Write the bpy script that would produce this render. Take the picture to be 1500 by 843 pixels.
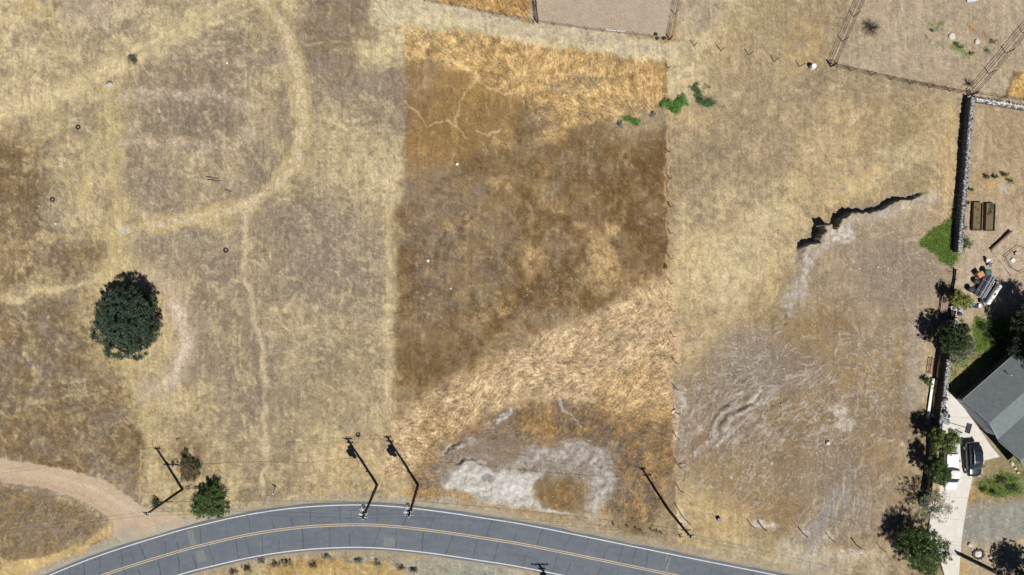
import bpy, bmesh, math, random
import numpy as np
from mathutils import Vector, Matrix

for o in list(bpy.data.objects):
    bpy.data.objects.remove(o)

# ------------------------------------------------------------------ camera, world, sun, exposure
S = 0.095            # metres on the ground per photograph pixel
H = 92.0             # flying height
NX, NY = 706.0, 410.0  # the point right below the camera
W_M = 1500 * S
scn = bpy.context.scene
C = scn.collection
cam_d = bpy.data.cameras.new('camera')
cam = bpy.data.objects.new('camera', cam_d)
C.objects.link(cam)
cam.location = (0, 0, H)
cam_d.sensor_width = 36
cam_d.lens = 36 * H / W_M
cam_d.shift_x = (750 - NX) / 1500
cam_d.shift_y = -(421.5 - NY) / 1500
cam_d.clip_start = 1
cam_d.clip_end = 6000
scn.camera = cam

SUN_EL = math.radians(56.3)
sx, sy = 0.54, -0.84   # horizontal direction towards the sun (east, south)
n_ = math.hypot(sx, sy); sx /= n_; sy /= n_
w = bpy.data.worlds.new('World'); scn.world = w; w.use_nodes = True
nt = w.node_tree
sky = nt.nodes.new('ShaderNodeTexSky'); sky.sky_type = 'NISHITA'; sky.sun_disc = False
sky.sun_elevation = SUN_EL
sky.altitude = 1200; sky.air_density = .45; sky.dust_density = .1
sky.sun_rotation = math.atan2(sx, sy)
nt.links.new(sky.outputs[0], nt.nodes['Background'].inputs[0])
nt.nodes['Background'].inputs[1].default_value = 0.05
sd = bpy.data.lights.new('sun', 'SUN'); sd.energy = 5.0; sd.angle = math.radians(0.5); sd.color = (1.0, 0.955, 0.89)
sun = bpy.data.objects.new('sun', sd); C.objects.link(sun)
to_sun = Vector((sx * math.cos(SUN_EL), sy * math.cos(SUN_EL), math.sin(SUN_EL)))
sun.rotation_euler = to_sun.to_track_quat('Z', 'Y').to_euler()
sun.location = to_sun * 80
scn.view_settings.view_transform = 'Standard'
scn.view_settings.look = 'None'
scn.view_settings.gamma = 1
scn.view_settings.exposure = 0.20
scn.view_settings.use_curve_mapping = False
K = np.array([1.44, 1.41, 1.34])      # how bright a white level surface renders in this light

R = random.Random(7)
rng = np.random.default_rng(11)

# ------------------------------------------------------------------ helpers
def srgb2lin(c):
    c = np.asarray(c, dtype=float) / 255.0
    return np.where(c <= 0.04045, c / 12.92, ((c + 0.055) / 1.055) ** 2.4)
def W2(px, py):
    return (px - NX) * S, (NY - py) * S
def tag(o, label, cat, group=None, kind=None):
    if label: o['label'] = label
    if cat: o['category'] = cat
    if group: o['group'] = group
    if kind: o['kind'] = kind
    return o
def empty(name, loc, rz=0, label=None, cat=None, group=None):
    o = bpy.data.objects.new(name, None); C.objects.link(o)
    o.location = loc; o.rotation_euler = (0, 0, rz); o.empty_display_size = 0.3
    return tag(o, label, cat, group)
def link_mesh(name, me, mat, parent=None):
    o = bpy.data.objects.new(name, me); C.objects.link(o)
    if mat is not None: me.materials.append(mat)
    if parent: o.parent = parent
    return o
def np_mesh(name, verts, faces):
    """verts (n,3); faces (m,k) with one k."""
    me = bpy.data.meshes.new(name)
    verts = np.asarray(verts, dtype=np.float32); faces = np.asarray(faces, dtype=np.int32)
    m, k = faces.shape
    me.vertices.add(len(verts)); me.vertices.foreach_set('co', verts.ravel())
    me.loops.add(m * k); me.loops.foreach_set('vertex_index', faces.ravel())
    me.polygons.add(m)
    me.polygons.foreach_set('loop_start', np.arange(0, m * k, k, dtype=np.int32))
    me.polygons.foreach_set('loop_total', np.full(m, k, dtype=np.int32))
    me.update(calc_edges=True)
    return me

class MB:
    def __init__(s): s.v = []; s.f = []
    def add(s, vs, fs):
        n = len(s.v); s.v += [tuple(v) for v in vs]; s.f += [tuple(i + n for i in f) for f in fs]; return s
    def box(s, c, d, rz=0, rx=0, ry=0):
        M = Matrix.Rotation(rz, 3, 'Z') @ Matrix.Rotation(ry, 3, 'Y') @ Matrix.Rotation(rx, 3, 'X')
        vs = [Vector(c) + M @ Vector((a * d[0] / 2, b * d[1] / 2, e * d[2] / 2)) for a in (-1, 1) for b in (-1, 1) for e in (-1, 1)]
        return s.add(vs, [(0,1,3,2),(4,6,7,5),(0,4,5,1),(2,3,7,6),(0,2,6,4),(1,5,7,3)])
    def tube(s, pts, rad, n=8, cap=True):
        pts = [Vector(p) for p in pts]
        if not isinstance(rad, (list, tuple)): rad = [rad] * len(pts)
        vs = []; fs = []
        for i, p in enumerate(pts):
            d = (pts[min(i + 1, len(pts) - 1)] - pts[max(i - 1, 0)])
            if d.length < 1e-6: d = Vector((0, 0, 1))
            d.normalize()
            a = d.orthogonal().normalized() if i == 0 else (a - d * a.dot(d)).normalized()
            b = d.cross(a)
            for j in range(n):
                t = 2 * math.pi * j / n
                vs.append(p + (a * math.cos(t) + b * math.sin(t)) * rad[i])
        for i in range(len(pts) - 1):
            for j in range(n):
                fs.append((i*n+j, i*n+(j+1)%n, (i+1)*n+(j+1)%n, (i+1)*n+j))
        if cap:
            fs.append(tuple(range(n))[::-1]); fs.append(tuple(range((len(pts)-1)*n, len(pts)*n)))
        return s.add(vs, fs)
    def lathe(s, c, prof, n=16):
        vs = []; fs = []
        for r, z in prof:
            for j in range(n):
                t = 2 * math.pi * j / n
                vs.append((c[0] + r * math.cos(t), c[1] + r * math.sin(t), c[2] + z))
        for i in range(len(prof) - 1):
            for j in range(n):
                fs.append((i*n+j, i*n+(j+1)%n, (i+1)*n+(j+1)%n, (i+1)*n+j))
        fs.append(tuple(range(n))[::-1]); fs.append(tuple(range((len(prof)-1)*n, len(prof)*n)))
        return s.add(vs, fs)
    def rock(s, c, r, rr, flat=0.7):
        t = (1 + 5 ** .5) / 2
        base = [(-1,t,0),(1,t,0),(-1,-t,0),(1,-t,0),(0,-1,t),(0,1,t),(0,-1,-t),(0,1,-t),(t,0,-1),(t,0,1),(-t,0,-1),(-t,0,1)]
        F = [(0,11,5),(0,5,1),(0,1,7),(0,7,10),(0,10,11),(1,5,9),(5,11,4),(11,10,2),(10,7,6),(7,1,8),(3,9,4),(3,4,2),(3,2,6),(3,6,8),(3,8,9),(4,9,5),(2,4,11),(6,2,10),(8,6,7),(9,8,1)]
        a = rr.uniform(0, 6.28); ca, sa = math.cos(a), math.sin(a); ex = rr.uniform(.8, 1.3)
        vs = []
        for x, y, z in base:
            k = r / 1.9 * rr.uniform(.75, 1.2)
            x *= ex
            vs.append((c[0] + k * (x * ca - y * sa), c[1] + k * (x * sa + y * ca), c[2] + k * z * flat))
        return s.add(vs, F)
    def build(s, name, mat, parent=None, smooth=False, bevel=0):
        me = bpy.data.meshes.new(name); me.from_pydata(s.v, [], s.f)
        bm = bmesh.new(); bm.from_mesh(me)
        bmesh.ops.recalc_face_normals(bm, faces=bm.faces)
        if bevel: bmesh.ops.bevel(bm, geom=bm.edges[:], offset=bevel, segments=2, affect='EDGES', profile=.6)
        bm.to_mesh(me); bm.free()
        if smooth:
            me.polygons.foreach_set('use_smooth', [True] * len(me.polygons))
        return link_mesh(name, me, mat, parent)

MATS = {}
def mat(name, rgb, rough=0.7, var=0.25, scale=6.0, metal=0.0, coat=0.0, bump=0.0, rgb2=None, spec=0.4):
    """procedural material: noise driven mix of two tones of one real colour (rgb in photo sRGB albedo terms)"""
    if name in MATS: return MATS[name]
    m = bpy.data.materials.new(name); m.use_nodes = True
    t = m.node_tree; b = t.nodes['Principled BSDF']
    c = np.array(rgb, dtype=float)
    c2 = np.array(rgb2, dtype=float) if rgb2 is not None else c * (1 - var)
    tc = t.nodes.new('ShaderNodeTexCoord')
    nz = t.nodes.new('ShaderNodeTexNoise'); nz.inputs['Scale'].default_value = scale; nz.inputs['Detail'].default_value = 5; nz.inputs['Roughness'].default_value = .65
    t.links.new(tc.outputs['Object'], nz.inputs['Vector'])
    rp = t.nodes.new('ShaderNodeValToRGB')
    rp.color_ramp.elements[0].position = .35; rp.color_ramp.elements[1].position = .65
    rp.color_ramp.elements[0].color = (*c2, 1); rp.color_ramp.elements[1].color = (*c, 1)
    t.links.new(nz.outputs['Fac'], rp.inputs[0]); t.links.new(rp.outputs[0], b.inputs['Base Color'])
    b.inputs['Roughness'].default_value = rough; b.inputs['Metallic'].default_value = metal
    b.inputs['Coat Weight'].default_value = coat; b.inputs['Specular IOR Level'].default_value = spec
    if bump:
        bp = t.nodes.new('ShaderNodeBump'); bp.inputs['Strength'].default_value = bump; bp.inputs['Distance'].default_value = .05
        t.links.new(nz.outputs['Fac'], bp.inputs['Height']); t.links.new(bp.outputs[0], b.inputs['Normal'])
    MATS[name] = m
    return m

# ---- numpy noise in photo-pixel space
TAB = rng.random((256, 256)).astype(np.float32)
def vnoise(x, y, seed=0):
    x = x + seed * 37.7; y = y + seed * 91.3
    xi = np.floor(x).astype(np.int64); yi = np.floor(y).astype(np.int64)
    xf = (x - xi); yf = (y - yi)
    u = xf * xf * xf * (xf * (xf * 6 - 15) + 10); v = yf * yf * yf * (yf * (yf * 6 - 15) + 10)
    a = TAB[xi & 255, yi & 255]; b = TAB[(xi + 1) & 255, yi & 255]
    c = TAB[xi & 255, (yi + 1) & 255]; d = TAB[(xi + 1) & 255, (yi + 1) & 255]
    return (a * (1 - u) + b * u) * (1 - v) + (c * (1 - u) + d * u) * v
def fbm(x, y, scale, octs=4, seed=0, rough=.55):
    s = 0; a = 1; t = 0
    for i in range(octs):
        ang = .6 * i + .3
        xr = x * math.cos(ang) - y * math.sin(ang); yr = x * math.sin(ang) + y * math.cos(ang)
        s = s + a * (vnoise(xr / scale, yr / scale, seed + i * 3) - .5) * 2
        t += a; a *= rough; scale *= .5
    return s / t * 1.6           # roughly -1..1

# ------------------------------------------------------------------ the ground sheet
STEP = 1.5
def axis(lo, hi):
    core = np.arange(lo, hi + .1, STEP)
    out = []; d = STEP * 2; x = hi
    while x < hi + 20000:
        x += d; out.append(x); d *= 1.35
    out = np.array(out)
    return np.concatenate([(lo - (out - hi))[::-1], core, out])
AX = axis(-80, 1580); AY = axis(-80, 923)
PX, PY = np.meshgrid(AX, AY)                    # [row(y), col(x)]
CX = np.clip(PX, -80, 1580); CY = np.clip(PY, -80, 923)
ny, nx = PX.shape
# coordinates shaken by noise, so that painted patches get natural edges
WXc = PX + 7 * fbm(PX, PY, 22, 4, 1); WYc = PY + 7 * fbm(PX, PY, 22, 4, 2)
FXc = PX + 2.0 * fbm(PX, PY, 7, 3, 3); FYc = PY + 2.0 * fbm(PX, PY, 7, 3, 4)

def seg_dist(pts, X, Y, wid=None):
    """distance to a polyline and, if asked, the width interpolated along it"""
    best = np.full(X.shape, 1e9); ws = np.zeros(X.shape)
    for i in range(len(pts) - 1):
        (x0, y0), (x1, y1) = pts[i][:2], pts[i + 1][:2]
        dx, dy = x1 - x0, y1 - y0
        t = np.clip(((X - x0) * dx + (Y - y0) * dy) / (dx * dx + dy * dy + 1e-9), 0, 1)
        d = np.hypot(X - x0 - t * dx, Y - y0 - t * dy)
        m = d < best
        if wid is not None: ws = np.where(m, wid[i] + (wid[i + 1] - wid[i]) * t, ws)
        best = np.where(m, d, best)
    return (best, ws) if wid is not None else best
def smooth(x): x = np.clip(x, 0, 1); return x * x * (3 - 2 * x)
def inside(poly, X, Y):
    r = np.zeros(X.shape, bool); j = len(poly) - 1
    for i in range(len(poly)):
        xi, yi = poly[i]; xj, yj = poly[j]
        if yi != yj:
            r ^= ((yi > Y) != (yj > Y)) & (X < (xj - xi) * (Y - yi) / (yj - yi) + xi)
        j = i
    return r
def m_stroke(pts, width, soft=4, fine=False):
    if not isinstance(width, (list, tuple)): width = [width] * len(pts)
    X, Y = (FXc, FYc) if fine else (WXc, WYc)
    pad = max(width) + soft + 12
    xs = [p[0] for p in pts]; ys = [p[1] for p in pts]
    i0, i1 = np.searchsorted(AX, [min(xs) - pad, max(xs) + pad]); j0, j1 = np.searchsorted(AY, [min(ys) - pad, max(ys) + pad])
    M = np.zeros(PX.shape)
    if i1 <= i0 or j1 <= j0: return M
    d, ws = seg_dist(pts, X[j0:j1, i0:i1], Y[j0:j1, i0:i1], width)
    M[j0:j1, i0:i1] = smooth((ws / 2 - d) / soft + .5)
    return M
def m_poly(poly, soft=5, fine=False):
    X, Y = (FXc, FYc) if fine else (WXc, WYc)
    pad = soft + 14
    xs = [p[0] for p in poly]; ys = [p[1] for p in poly]
    i0, i1 = np.searchsorted(AX, [min(xs) - pad, max(xs) + pad]); j0, j1 = np.searchsorted(AY, [min(ys) - pad, max(ys) + pad])
    M = np.zeros(PX.shape)
    if i1 <= i0 or j1 <= j0: return M
    x = X[j0:j1, i0:i1]; y = Y[j0:j1, i0:i1]
    d = seg_dist(list(poly) + [poly[0]], x, y)
    sdv = np.where(inside(poly, x, y), d, -d)
    M[j0:j1, i0:i1] = smooth(sdv / soft + .5)
    return M
def m_blob(x, y, rx, ry=None, soft=.5, rot=0, fine=False):
    ry = ry or rx
    X, Y = (FXc, FYc) if fine else (WXc, WYc)
    dx, dy = X - x, Y - y
    c, s_ = math.cos(rot), math.sin(rot)
    q = np.hypot((dx * c + dy * s_) / rx, (-dx * s_ + dy * c) / ry)
    return smooth((1 - q) / soft + .5) * (q < 2)

PAL = {
 'L': (210,191,146), 'l': (193,173,126), 'g': (148,133,112), 'm': (170,152,120), 'b': (124,100,68), 'd': (108,82,50),
 'o': (166,130,76), 'O': (203,168,106), 'p': (182,164,138), 's': (194,169,124), 'k': (165,145,113), 'w': (182,176,166),
 'v': (140,126,109), 'G': (152,152,142), 'n': (110,112,66), 'W': (208,203,192), 'u': (158,138,100)}
ROWS = [
 "LlppLLglLggLLLLppppppLskkkpppp",
 "LlLLLgggpvmLoOoOoOooLskskpppkp",
 "llLmgvgmlgggvooboOooLkkkkkkkpp",
 "llmlggvlmmggbobvObmkskkkssuskk",
 "bllmmglglmmmobvvbbbdkkksssLskk",
 "bvlmvmmplLmLvvvbbbbdkkksLLusuk",
 "vgllmmlmggmlvvbbbbbdkkLsukkspp",
 "mbblggglgvgmvbdbdbdbsLskvvvkpp",
 "llmllmgmgggmbbdbddmlsLsukvvkpp",
 "bvblpmgmmgmmbvbdmklsssuubkkkpn",
 "bgbblpmgmmmmbmlspssosuvbuuskun",
 "bgbbllggmlmmlssmmooovvvkvbuskp",
 "bvbblmggllmlsvvobbbbvvbbvbbskp",
 "pbvblblmmlssswvvwwbokbbbbbkspn",
 "vvgplllllslsoWwwbwmbssbkvkkkpG",
 "bbbGGllllllllssskkbmssukkkkkGp",
 "slGGllllooGGkkkkkkkklllwkkkupp"]
for r_ in ROWS: assert len(r_) == 30, (r_, len(r_))
base = np.array([[PAL[ch] for ch in r_] for r_ in ROWS], dtype=float)
def grid_sample(G, X, Y):
    gx = np.clip(X / 50 - .5, 0, 29 - 1e-6); gy = np.clip(Y / 50 - .5, 0, 16 - 1e-6)
    xi = gx.astype(int); yi = gy.astype(int)
    fx = smooth(gx - xi)[..., None]; fy = smooth(gy - yi)[..., None]
    return (G[yi, xi]*(1-fx) + G[yi, xi+1]*fx)*(1-fy) + (G[yi+1, xi]*(1-fx) + G[yi+1, xi+1]*fx)*fy
wx2 = 20 * fbm(PX, PY, 60, 4, 5); wy2 = 20 * fbm(PX, PY, 60, 4, 6)
# three big zones are sampled separately, so that the straight field borders stay crisp
xb = np.where(PY < 285, 594, np.where(PY < 300, 594 - (PY - 285) * .75, 583 - (PY - 300) * .022)) + fbm(PX, PY, 7, 3, 8) * 2.2
xr = 977 + (PY > 400) * (PY - 400) * .04 + fbm(PX, PY, 6, 2, 9) * 1.5
zl = smooth((xb - PX) / 4 + .5); zr = smooth((PX - xr) / 2.5 + .5)
zl = np.where(PY > 615, smooth((590 + wx2 - PX) / 60 + .5), zl) * (PY > 45) + (PY <= 45) * smooth((600 - PX) / 30)
zr = np.where(PY < 75, smooth((PX - 985) / 20), zr)
zm = np.clip(1 - zl - zr, 0, 1)
col = (grid_sample(base, np.clip(PX + wx2, -1e4, 572), PY + wy2) * zl[..., None]
     + grid_sample(base, np.clip(PX + wx2, 626, 955), PY + wy2) * zm[..., None]
     + grid_sample(base, np.clip(PX + wx2, 1025, 1e5), PY + wy2) * zr[..., None])
def paint(M, c, a=1.0):
    global col
    c = PAL[c] if isinstance(c, str) else c
    M = (M * a)[..., None]
    col = col * (1 - M) + np.array(c, dtype=float) * M
rag = smooth(fbm(PX, PY, 9, 4, 12) * .9 + .6)        # ragged mask for worn tracks
rag2 = smooth(fbm(PX, PY, 5, 3, 13) * 1.3 + .45)

# mottling, stronger left of the field border and in the rough field
mot = fbm(PX, PY, 34, 5, 14, .62); mot2 = fbm(PX, PY, 11, 4, 15, .65)
lw = smooth((mot - .12) * 2.2) * (.45 * zl + .18 * zm + .25 * zr)
dw = smooth((-mot + .05) * 1.8) * (.60 * zl + .40 * zm + .30 * zr)
paint(lw, np.array((205, 186, 145))); paint(dw, np.array((139, 124, 104)))
mot3 = fbm(PX, PY, 5.5, 3, 17, .7)
for (x, y, rx, ry, c, a) in ((320,200,130,110,(150,136,118),.45),(480,430,100,130,(154,139,118),.4),(400,600,80,70,(158,141,116),.35),(280,108,60,20,(134,117,96),.75),(345,48,60,36,(152,138,114),.55),(300,172,52,24,(134,120,102),.75),(290,188,30,14,(126,112,96),.5),(385,245,28,26,(134,122,106),.7),
    (245,262,48,28,(140,124,106),.65),(270,235,36,22,(202,182,140),.6),(310,255,40,20,(200,181,138),.5),(520,215,62,62,(204,185,142),.6),(540,84,34,20,(212,194,152),.75),(505,120,40,26,(146,132,114),.6),
    (470,52,36,60,(142,122,98),.6),(475,350,100,52,(140,126,110),.65),(420,330,40,34,(136,122,108),.5),(270,370,90,34,(142,127,108),.6),(455,415,60,34,(138,125,108),.5),(430,470,60,30,(188,169,130),.4),(480,560,60,36,(160,142,112),.5),(430,600,46,30,(142,126,104),.55),(340,560,46,60,(156,139,112),.4),
    (420,690,50,26,(158,140,110),.5),(500,470,60,30,(190,171,130),.4),(330,470,50,50,(162,145,116),.4),(515,520,40,40,(184,163,120),.4),(60,110,70,50,(206,188,146),.6),(250,40,60,30,(205,187,146),.5),(120,200,46,60,(204,184,140),.55),(95,270,44,30,(196,176,130),.5),(40,285,50,26,(124,108,84),.6),(20,330,60,34,(134,116,90),.6),(80,390,70,24,(138,118,88),.55),
    (60,520,60,36,(126,110,84),.5),(120,490,40,40,(140,126,110),.5),(90,650,60,24,(142,128,112),.55),(50,630,40,20,(160,132,80),.4),(560,600,24,60,(196,176,134),.5),(300,620,50,40,(188,166,124),.4),(540,680,50,40,(196,172,124),.5),(450,700,60,30,(192,168,122),.5),(380,650,50,30,(176,156,116),.4)):
    paint(m_blob(x, y, rx, ry, 1.1) * (.55 + .45*smooth(mot2*1.5+.5)), c, a)
paint(smooth(mot2 * 2.0) * (.26 * zl + .12 * zm + .20 * zr), (198,179,142)); paint(smooth(-mot2 * 2.0) * (.28 * zl + .34 * zm + .24 * zr), (137,122,103))
paint(smooth(mot3 * 1.8 - .2) * (.30 * zl + .15 * zm + .22 * zr), (205,188,148)); paint(smooth(-mot3 * 1.8 - .2) * (.30 * zl + .30 * zm + .25 * zr), (128,112,90))

# --- left field: brown corner, dark lower field
paint(m_poly([(-80,190),(30,225),(75,275),(60,300),(40,420),(-80,440)], 14), 'b', .55)
paint(m_poly([(-80,455),(60,440),(135,420),(150,500),(175,540),(200,600),(208,655),(200,720),(150,700),(90,685),(0,668),(-80,665)], 10), 'v', .55)
paint(m_poly([(-80,455),(60,440),(135,420),(150,500),(175,540),(200,600),(208,655),(200,720),(150,700),(90,685),(0,668),(-80,665)], 10) * smooth(mot*1.2+.4), 'b', .75)
paint(m_blob(183,655,22,34), 'b', .8); paint(m_blob(183,648,12,22), 'u', .5)
paint(m_stroke([(-60,335),(40,350),(150,345)], 12, 10)*rag, 'l', .5)
paint(m_stroke([(175,535),(200,600),(215,640),(222,660)], [22,26,20,12], 10), 'l', .75)
paint(m_stroke([(-70,172),(60,155),(130,116),(200,76),(300,30),(380,-20)], 30, 18), 'L', .6)
for t in ([(-70,168),(60,150),(130,112),(200,72),(300,25),(370,-20)], [(-70,180),(50,162),(140,122),(210,82),(310,38),(390,5),(420,-10)]):
    paint(m_stroke(t, 6, 4, True) * (.5 + .5*rag), 'L', .85)
paint(m_stroke([(120,290),(160,160),(178,300),(165,400)], 20, 14), 'l', .5)
paint(m_stroke([(160,130),(172,220),(178,300),(165,400)], 22, 12), 'l', .75)
paint(m_stroke([(0,190),(60,225),(110,280),(150,340),(170,390)], 10, 9)*rag, 'l', .8)
paint(m_stroke([(-60,372),(60,355),(130,345),(180,338),(260,330)], 10, 6)*(.4+.6*rag), 'l', .8)
loop = [(330,-40),(395,10),(422,50),(438,110),(444,170),(434,235),(405,275),(362,302),(300,318),(220,330)]
paint(m_stroke(loop, 24, 10), 'l', .75)
paint(m_stroke(loop, 13, 5, True)*(.25+.75*rag2), (212,193,160), .9)
paint(m_stroke([(165,142),(240,138),(300,135),(355,150),(368,175),(362,205)], 15, 8)*(.3+.7*rag2), (198,180,154), .85)
paint(m_stroke([(170,214),(240,212),(330,220),(362,205)], 12, 7)*(.3+.7*rag2), (192,174,148), .8)
paint(m_stroke([(362,308),(359,380),(370,450),(386,520),(390,640),(384,725)], [13,12,11,10,9,8], 5)*(.7+.3*rag), (204,184,148), .95)
paint(m_stroke([(368,312),(366,380),(377,450),(392,520),(396,640)], 5, 5, True), (146,130,108), .45)
paint(m_stroke([(350,312),(350,380),(360,450),(377,530),(382,640)], 5, 5, True), (146,130,108), .45)
paint(m_stroke([(-70,452),(0,443),(60,427),(130,410),(185,402),(225,402)], 9, 5)*(.6+.4*rag), 'L', .9)
paint(m_blob(190,465,82,92,.35), 'l', .7)
ring = [(215,402),(250,425),(268,460),(272,500),(262,540),(238,566),(205,578)]
paint(m_stroke(ring, 34, 16), (190,170,144), .75); paint(m_stroke([(262,450),(272,500),(263,540),(238,566)], 14, 6)*(.4+.6*rag2), (214,196,172), .95); paint(m_stroke([(284,440),(290,500),(280,560)], 10, 14), 'g', .5)
paint(m_stroke([(205,578),(140,584),(60,588),(-60,600)], 6, 5)*rag, 'l', .7)
paint(m_stroke([(205,590),(140,600),(60,612),(-60,606)], 5, 5)*rag, 'l', .5)
paint(m_blob(350,301,6,5,.4,fine=True), 'L', .8); paint(m_blob(182,336,9,7,.5), 'W', .5); paint(m_blob(72,163,7,5,.5), 'L', .6)
paint(m_blob(125,18,40,22,.6), 'p', .6); paint(m_blob(40,10,14,10,.8), 'O', .4); paint(m_blob(100,60,30,16,.8), 'g', .4)
paint(m_poly([(455,-60),(520,-60),(548,35),(560,60),(545,70),(525,58),(520,105),(480,130),(452,110),(448,40)], 12), 'v', .5)
paint(m_poly([(455,-60),(520,-60),(548,35),(560,60),(545,70),(525,58),(520,105),(480,130),(452,110),(448,40)], 12)*smooth(mot2+.5), 'b', .35)
paint(m_poly([(520,60),(560,60),(594,78),(594,100),(560,110),(520,95)], 9)*rag, 'L', .8)
paint(m_blob(552,118,42,26,.7), 'g', .5)
paint(m_stroke([(568,310),(566,560)], 8, 6)*rag, 'l', .7)
llf = m_poly([(-80,455),(60,440),(135,420),(150,500),(175,540),(200,600),(208,655),(200,720),(150,700),(90,685),(0,668),(-80,665)], 18)
llf = np.maximum(llf, m_poly([(-80,190),(30,225),(75,275),(60,300),(90,345),(130,400),(-80,440)], 24)*.8)
paint(llf*smooth(mot2*2-.1), (160,138,98), .45); paint(llf*smooth(-mot2*2-.1), (118,102,80), .45); paint(llf*smooth(mot3*2-.3), (172,154,124), .35); paint(llf*smooth(-mot3*2-.3), (100,84,60), .4)
for y0 in (300, 345, 470, 560, 585):
    paint(m_stroke([(-60,y0+14),(60,y0+2),(150,y0-8)], 4, 4)*llf*rag, (180,160,122), .6)
for x0 in (40, 62, 100, 130):
    paint(m_stroke([(x0,470),(x0+14,560),(x0+22,640)], 2, 3)*llf*rag, (164,146,118), .6)
paint(m_stroke([(205,655),(204,730)], 2, 2, True), (206,176,124), .8); paint(m_stroke([(229,680),(228,728)], 2, 2, True), (206,176,124), .7)
for t in ([(20,560),(90,574),(170,570),(215,560)], [(0,585),(80,584),(150,578)]): paint(m_stroke(t, 3, 4)*rag, 'l', .7)
paint(m_stroke([(578,300),(574,420),(568,600)], 20, 14)*(.5+.5*rag), (206,187,144), .6); paint(m_blob(520,250,60,50,.9)*rag, 'L', .5)
# --- middle field
tall = np.zeros(PX.shape)
gold = m_poly([(590,38),(640,45),(740,52),(850,78),(976,84),(978,150),(930,168),(860,180),(800,190),(775,165),(750,140),(700,118),(640,85),(590,90)], 9) * (1 - zl)
paint(gold, 'O', .35); paint(gold*smooth(mot2*1.4+.2), (219,180,112), .6); paint(gold*smooth(-mot2*1.4), (160,124,72), .55)
tall = np.maximum(tall, gold)
for b_ in [(800,130,60,22,0),(830,95,36,24,.4),(790,100,26,38,.9),(905,140,40,18,-.3),(690,90,30,12,0),(950,118,22,28,0)]:
    paint(m_blob(*b_[:4], .9, b_[4])*(.5+.5*rag), (222,184,118), .55)
paint(m_blob(850,120,50,14,.9)*rag, 'v', .4)
mid_dark = m_poly([(600,290),(760,175),(870,205),(976,240),(978,400),(900,450),(810,480),(700,540),(580,610),(583,300)], 25)
paint(mid_dark, (120,95,62), .5); paint(mid_dark*smooth(mot*1.3+.1), (104,76,42), .6); paint(mid_dark*smooth(-mot*1.4), (142,126,106), .45)
paint(m_poly([(600,290),(700,280),(760,320),(740,400),(680,460),(600,470)], 40), (132,118,104), .55)
paint(m_poly([(596,95),(690,110),(750,140),(770,170),(740,200),(660,250),(596,270)], 16), (150,118,72), .62)
paint(m_stroke([(966,200),(966,390)], 22, 26), (112,82,50), .5)
paint(m_blob(650,270,60,30,.8), 'g', .4)
for b_ in [(780,375,9,22,.3),(858,342,14,8,.5),(878,368,12,10,.9),(883,398,16,24,-.2),(738,203,9,13,0),(735,270,12,7,0),(893,340,9,9,0),(815,305,14,6,.4),(690,330,10,8,0),(805,200,14,9,0),(720,455,24,10,-.5)]:
    M_ = m_blob(b_[0], b_[1], b_[2]*1.3, b_[3]*1.3, 1.7, b_[4]); M_ = M_ * (.35+.65*smooth(mot2*1.6+.5)); paint(M_, (198,166,112), .75); tall = np.maximum(tall, M_*.6)
bank = m_poly([(572,628),(600,592),(650,562),(700,538),(760,512),(800,480),(850,470),(900,446),(976,392),(986,470),(988,600),(940,612),(860,590),(780,585),(740,590),(700,612),(650,650),(620,690),(560,700)], 20)
paint(bank, (200,172,128), .88); paint(bank*smooth(mot2*1.5), (220,192,146), .65); paint(bank*smooth(-mot2*1.5), (180,150,112), .5)
tall = np.maximum(tall, bank)
lowt = m_poly([(600,690),(650,650),(700,612),(780,590),(880,590),(988,605),(990,690),(960,770),(880,752),(900,700),(890,655),(780,650),(700,640),(650,690),(640,740),(600,730)], 14)
paint(lowt, (136,112,80), .6); paint(lowt*smooth(mot2*1.6), (176,136,80), .6); paint(lowt*smooth(-mot2*1.5), (118,100,84), .6)
tall = np.maximum(tall, lowt*.75)
paint(m_poly([(880,560),(940,530),(988,560),(990,625),(930,612),(885,600)], 14), (192,158,104), .55)
paint(m_blob(796,628,24,30,.6), (168,132,82), .8); paint(m_blob(690,660,50,22,.8), 'v', .4)
paint(m_blob(660,640,50,50,.9)*rag, 'o', .4); paint(m_blob(965,660,18,50,.8)*rag, 'o', .5)
paint(m_stroke([(600,725),(640,718),(700,738),(760,752),(830,768)], [22,16,8,8,10], 7), (180,144,90), .7)
paint(mid_dark*smooth(mot3*2.2-.1), (160,138,106), .35); paint(mid_dark*smooth(mot2*2-.3), (150,126,88), .4); paint(mid_dark*smooth(-mot2*2-.2), (96,74,46), .4)
paint(m_blob(930,290,46,90,.9)*rag, (100,70,38), .4); paint(m_blob(640,520,50,50,.9), (120,100,72), .4)
gsc = smooth(fbm(PX, PY, 26, 4, 83)*1.8 - .25)
paint(mid_dark*gsc, (156,130,92), .5); paint(m_poly([(596,180),(760,170),(860,215),(760,290),(596,300)], 40)*rag, (150,120,76), .4)
for b_ in [(780,375,12,24,.3),(860,344,18,10,.5),(880,368,14,12,.9),(884,400,20,26,-.2),(738,206,12,16,0),(735,270,14,9,0),(893,340,11,10,0),(805,200,14,9,0),(700,540,30,12,-.5),(660,330,14,10,0),(930,420,16,18,0)]:
    paint(m_blob(*b_[:4], 1.5, b_[4])*(.4+.6*smooth(mot2*1.6+.5)), (204,172,118), .6)
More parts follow.
